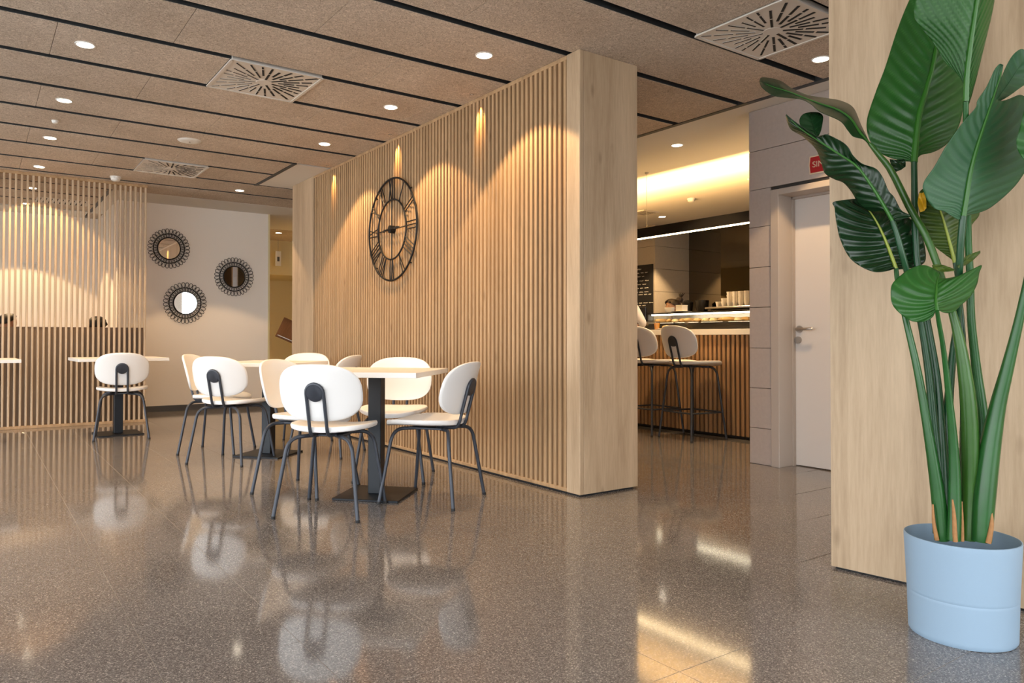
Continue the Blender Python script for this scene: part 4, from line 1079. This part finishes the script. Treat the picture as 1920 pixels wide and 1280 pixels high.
# ================================================================== PEOPLE
def human(name, label, loc, rz, J, tops, hair, shirt, trouser, bun=False, mask=False, hairlen=0.0, headyaw=0.0, bighair=1.0):
    """J: joints in the person's own frame (facing +y). One skinned surface, coloured by region."""
    ed = [('pel', 'spine'), ('spine', 'chest'), ('chest', 'neck'), ('neck', 'jaw'), ('jaw', 'head'), ('head', 'crown')]
    for s in 'lr': ed += [('chest', 'sh'+s), ('sh'+s, 'el'+s), ('el'+s, 'wr'+s), ('wr'+s, 'pa'+s), ('pel', 'hi'+s), ('hi'+s, 'kn'+s), ('kn'+s, 'an'+s), ('an'+s, 'to'+s)]
    rad = dict(pel=(.15, .11), spine=(.135, .10), chest=(.15, .11), neck=(.055, .055), jaw=(.070, .080), head=(.088, .102), crown=(.064, .074))
    for s in 'lr': rad.update({'sh'+s: (.062,)*2, 'el'+s: (.043,)*2, 'wr'+s: (.028,)*2, 'pa'+s: (.036, .018), 'hi'+s: (.088,)*2, 'kn'+s: (.058,)*2, 'an'+s: (.038,)*2, 'to'+s: (.036, .028)})
    names = list(J); P = [Vector(J[n]) for n in names]; E_ = [(names.index(a), names.index(b)) for a, b in ed]
    R_ = [rad[n] for n in names]
    for s in 'lr':                                   # five fingers of unequal length rooted in the palm
        wr, pa = Vector(J['wr'+s]), Vector(J['pa'+s]); d = (pa-wr).normalized(); sd = d.cross(Vector((0, 0, 1))).normalized()
        for i, ln in enumerate((0.068, 0.078, 0.074, 0.058)):
            a = pa+d*0.01+sd*(0.027-0.018*i); b = a+d*ln*0.55+Vector((0, 0, -0.006)); c = a+d*ln*0.95+Vector((0, 0, -0.026))
            k = len(P); P += [a, b, c]; R_ += [(.009, .009), (.0085, .0085), (.0075, .0075)]; E_ += [(names.index('pa'+s), k), (k, k+1), (k+1, k+2)]
        a = wr+(pa-wr)*0.55+sd*0.04*(1 if s == 'l' else -1); b = a+d*0.04+sd*0.015*(1 if s == 'l' else -1)
        k = len(P); P += [a, b]; R_ += [(.011, .011), (.009, .009)]; E_ += [(names.index('wr'+s), k), (k, k+1)]
    hd = Vector(J['head']); Rz = Matrix.Rotation(headyaw, 3, 'Z')
    me = bpy.data.meshes.new('body'); me.from_pydata([tuple(p) for p in P], E_, [])
    o = bpy.data.objects.new('body', me); C.objects.link(o)
    sk = o.modifiers.new('skin', 'SKIN'); sk.use_smooth_shade = True; sk.branch_smoothing = 0.6
    for i, r in enumerate(R_): me.skin_vertices[0].data[i].radius = r
    for v in me.skin_vertices[0].data: v.use_root = False
    me.skin_vertices[0].data[names.index('pel')].use_root = True
    ss_ = o.modifiers.new('smooth', 'SUBSURF'); ss_.levels = 2; ss_.render_levels = 2
    dg = bpy.context.evaluated_depsgraph_get(); baked = bpy.data.meshes.new_from_object(o.evaluated_get(dg))
    bpy.data.objects.remove(o)
    # face: nose, brow and eye hollows pushed into the head surface
    for v in baked.vertices:
        q = Rz.inverted() @ (v.co-hd)
        if abs(q.x) < 0.1 and -0.14 < q.z < 0.12 and q.y > 0.02:
            nose = math.exp(-(q.x/0.014)**2-((q.z+0.03)/0.028)**2)*0.024
            eyes = -sum(math.exp(-((q.x-e)/0.016)**2-((q.z-0.0)/0.014)**2) for e in (-.032, .032))*0.009
            lips = math.exp(-(q.x/0.024)**2-((q.z+0.068)/0.010)**2)*0.006
            v.co += Rz @ Vector((0, nose+eyes+lips, 0))
    for mt in ('skin', shirt, trouser, 'shoe'): baked.materials.append(MATS[mt])
    segs = [(names.index(a), names.index(b), a, b) for a, b in ed]
    for p in baked.polygons:
        c = p.center; best = None
        for ia, ib, a, b in segs:
            A, B_ = P[ia], P[ib]; ab = B_-A; t_ = max(0, min(1, (c-A).dot(ab)/ab.length_squared)); d_ = (c-(A+ab*t_)).length
            if best is None or d_ < best[0]: best = (d_, a, b, t_)
        _, a, b, t_ = best
        if b in ('jaw', 'head', 'crown') or (b == 'neck' and t_ > 0.6) or b[:2] == 'pa': mi = 0
        elif b[:2] in ('wr',): mi = 1 if tops == 'long' and t_ < 0.92 else 0
        elif b[:2] in ('hi', 'kn'): mi = 2
        elif b[:2] == 'an': mi = 2 if t_ < 0.9 else 3
        elif b[:2] == 'to': mi = 3
        else: mi = 1
        p.material_index = mi; p.use_smooth = True
    t = link(name, baked); t.location = loc; t.rotation_euler = (0, 0, rz); tag(t, label, 'person')
    # hair shell, ears, eyes, mask as children
    bvh = BVHTree.FromPolygons([v.co.copy() for v in baked.vertices], [tuple(p.vertices) for p in baked.polygons])
    def surf(org, d):
        hit = bvh.ray_cast(org, d.normalized(), 0.3)
        return hit[3] if hit[0] is not None else 0.09
    def shell(rx, ry, rz_, cut, mat, nm, grow=0.0):
        mb = MB(); n, mrow = 26, 14
        vs = []; fs = []
        for i in range(mrow+1):
            th = PI*0.62*i/mrow
            for j in range(n):
                a = 2*PI*j/n
                lim = cut-0.20-0.22*math.sin(a)
                thh = min(th, PI*lim)
                rr = 1+0.03*math.sin(7*a+i)
                q = Vector((rx*math.sin(thh)*math.cos(a)*rr, ry*math.sin(thh)*math.sin(a)*rr-0.012, rz_*math.cos(thh)))
                dq = Rz @ q; vs.append(hd+dq.normalized()*(min(surf(hd, dq), 0.135)*bighair*rr+0.006))
        for i in range(mrow):
            for j in range(n): fs.append((i*n+j, i*n+(j+1) % n, (i+1)*n+(j+1) % n, (i+1)*n+j))
        mb.add(vs, fs); return mb.build(nm, mat, t, True)
    hs_ = shell(0.092*bighair, 0.108*bighair, 0.118*(1+(bighair-1)*.4), 0.60+hairlen, hair, 'hair')
    so = hs_.modifiers.new('thickness', 'SOLIDIFY'); so.thickness = 0.008
    if bun:
        mb = MB(); mb.lathe([(0.0, -0.04), (0.03, -0.03), (0.045, 0.0), (0.035, 0.03), (0.0, 0.042)], 16)
        b2 = mb.build('hair_bun', hair, t, True); b2.location = hd+Rz @ Vector((0, -0.095, 0.072)); b2.rotation_euler = (0.9, 0, headyaw)
        mb = MB()
        for i in range(7):
            a = i*0.9; mb.tube([Vector((0, 0, 0)), Vector((0.03*math.cos(a), -0.02+0.02*math.sin(a), 0.05)), Vector((0.05*math.cos(a), -0.03+0.03*math.sin(a), 0.075))], [0.008, 0.006, 0.002], 6)
        b3 = mb.build('loose_strands', hair, t, True); b3.location = hd+Rz @ Vector((0, -0.10, 0.085)); b3.rotation_euler = (0, 0, headyaw)
    for e in (-1, 1):
        er = MB().lathe([(0, -0.03), (0.014, -0.022), (0.018, 0), (0.014, 0.022), (0, 0.03)], 10, sy=0.5).build('ear', 'skin', t, True)
        dq = Rz @ Vector((e*0.078, -0.008, -0.02)); er.location = hd+dq.normalized()*(surf(hd, dq)+0.002); er.rotation_euler = (0, 0, headyaw+PI/2)
        ey = MB().lathe([(0, -0.005), (0.008, -0.003), (0.009, 0), (0.008, 0.003), (0, 0.005)], 10).build('eye', 'eye', t, True)
        dq = Rz @ Vector((e*0.032, 0.074, 0.0)); ey.location = hd+dq.normalized()*(surf(hd, dq)-0.005); ey.rotation_euler = (0, 0, headyaw)
    if mask:
        mb = MB(); n, k = 14, 8; vs = []; fs = []
        for i in range(k+1):
            v = i/k
            for j in range(n+1):
                u = -1+2*j/n
                og = hd+Vector((0, 0, -0.018-0.085*v)); dq = Rz @ Vector((math.sin(u*1.3), math.cos(u*1.3), 0)); vs.append(og+dq*(min(surf(og, dq), 0.12)+0.005+0.008*math.sin(PI*v)*(1-u*u)))
        for i in range(k):
            for j in range(n): a = i*(n+1)+j; fs.append((a, a+1, a+n+2, a+n+1))
        mk = mb.add(vs, fs).build('face_mask', 'mask_white', t, True); so = mk.modifiers.new('thickness', 'SOLIDIFY'); so.thickness = 0.003
        for e in (-1, 1):
            MB().tube([hd+Vector((0, 0, -0.03))+(Rz @ dv)*(surf(hd+Vector((0, 0, -0.03)), Rz @ dv)+0.004) for dv in (Vector((e*0.95, 0.3, 0)).normalized(), Vector((e, 0.1, 0)).normalized(), Vector((e, -0.15, 0)).normalized())], 0.0018, 5).build('mask_strap', 'mask_white', t)
    return t
def standing(lean=0.0, drop=0.0, hip=0.92):
    """lean: forward shift of the chest at its height"""
    h_ = hip-drop; top = 0.46; cx = lean; z_ = math.sqrt(max(top*top-lean*lean, 0.05))
    J = dict(pel=(0, 0, h_), spine=(0, cx*.45, h_+z_*.48), chest=(0, cx*.9, h_+z_*.86), neck=(0, cx*1.12, h_+z_*1.12), jaw=(0, cx*1.16+.03, h_+z_*1.12+.08), head=(0, cx*1.18+.02, h_+z_*1.12+.17), crown=(0, cx*1.18, h_+z_*1.12+.245))
    for s, e in (('l', -1), ('r', 1)):
        J.update({'sh'+s: (e*.18, cx*.95, h_+z_*.98), 'el'+s: (e*.24, cx*.95+.05, h_+z_*.98-.28), 'wr'+s: (e*.2, cx*.95+.26, h_+z_*.98-.36), 'pa'+s: (e*.18, cx*.95+.34, h_+z_*.98-.37),
                  'hi'+s: (e*.095, 0, h_-.06), 'kn'+s: (e*.10, .02+drop*.5, .48-drop*.3), 'an'+s: (e*.10, -.03, .08), 'to'+s: (e*.115, .12, .032)})
    return J
def seated(seat=0.45):
    h_ = seat+.12
    J = dict(pel=(0, 0, h_), spine=(0, -.01, h_+.2), chest=(0, .0, h_+.36), neck=(0, .02, h_+.47), jaw=(0, .05, h_+.54), head=(0, .045, h_+.62), crown=(0, .03, h_+.69))
    for s, e in (('l', -1), ('r', 1)):
        J.update({'sh'+s: (e*.175, .0, h_+.40), 'el'+s: (e*.22, .07, h_+.13), 'wr'+s: (e*.15, .28, h_+.10), 'pa'+s: (e*.12, .36, h_+.095),
                  'hi'+s: (e*.095, .03, h_-.03), 'kn'+s: (e*.11, .42, seat+.06), 'an'+s: (e*.11, .40, .08), 'to'+s: (e*.12, .54, .032)})
    return J
J = standing(0.33, 0.06, 0.86)
# barista bends over the case, faces along the counter
human('person', 'barista in a white face mask with brown bun, bending behind the pastry case', (7.30, 5.90, 0), face(-0.95, 0.30), J, 'long', 'hair_brown', 'shirt_white', 'trousers', bun=True, mask=True, hairlen=0.14, bighair=1.13)
J = standing(0.12, 0.0, 0.90)
J.update(elr=(0.30, 0.20, 1.09), shr=(0.2, 0.10, 1.33), wrr=(0.12, 0.36, 1.075), par=(0.05, 0.40, 1.07))
human('person', 'customer in a pale shirt leaning at the bar, almost hidden behind the oak column', (5.50, 5.66, 0), face(1, 0.0), J, 'long', 'hair_black', 'shirt_white', 'trousers')
human('person', 'dark haired person seated behind the slatted screen, nearer the mirrors', (1.17, 9.58, 0), face(0.1, 1.0), seated(0.36), 'long', 'hair_black', 'shirt_dark', 'trousers', hairlen=0.12, bighair=1.25)
human('person', 'dark haired person seated behind the slatted screen at the left edge', (0.27, 9.58, 0), face(0.7, 0.7), seated(0.385), 'long', 'hair_black', 'shirt_dark', 'trousers', hairlen=0.05, bighair=1.08)
t = thing('bench', 'low bench behind the partition where two people sit', 'bench', (0.7, 9.55, 0))
MB().cbox(-0.95, 0.95, -0.2, 0.2, 0.30, 0.34).build('seat', 'oak_grey', t)
for sx in (-0.85, 0.85): MB().box(sx-0.02, sx+0.02, -0.18, 0.18, 0.0, 0.30).build('leg', 'oak_grey', t)
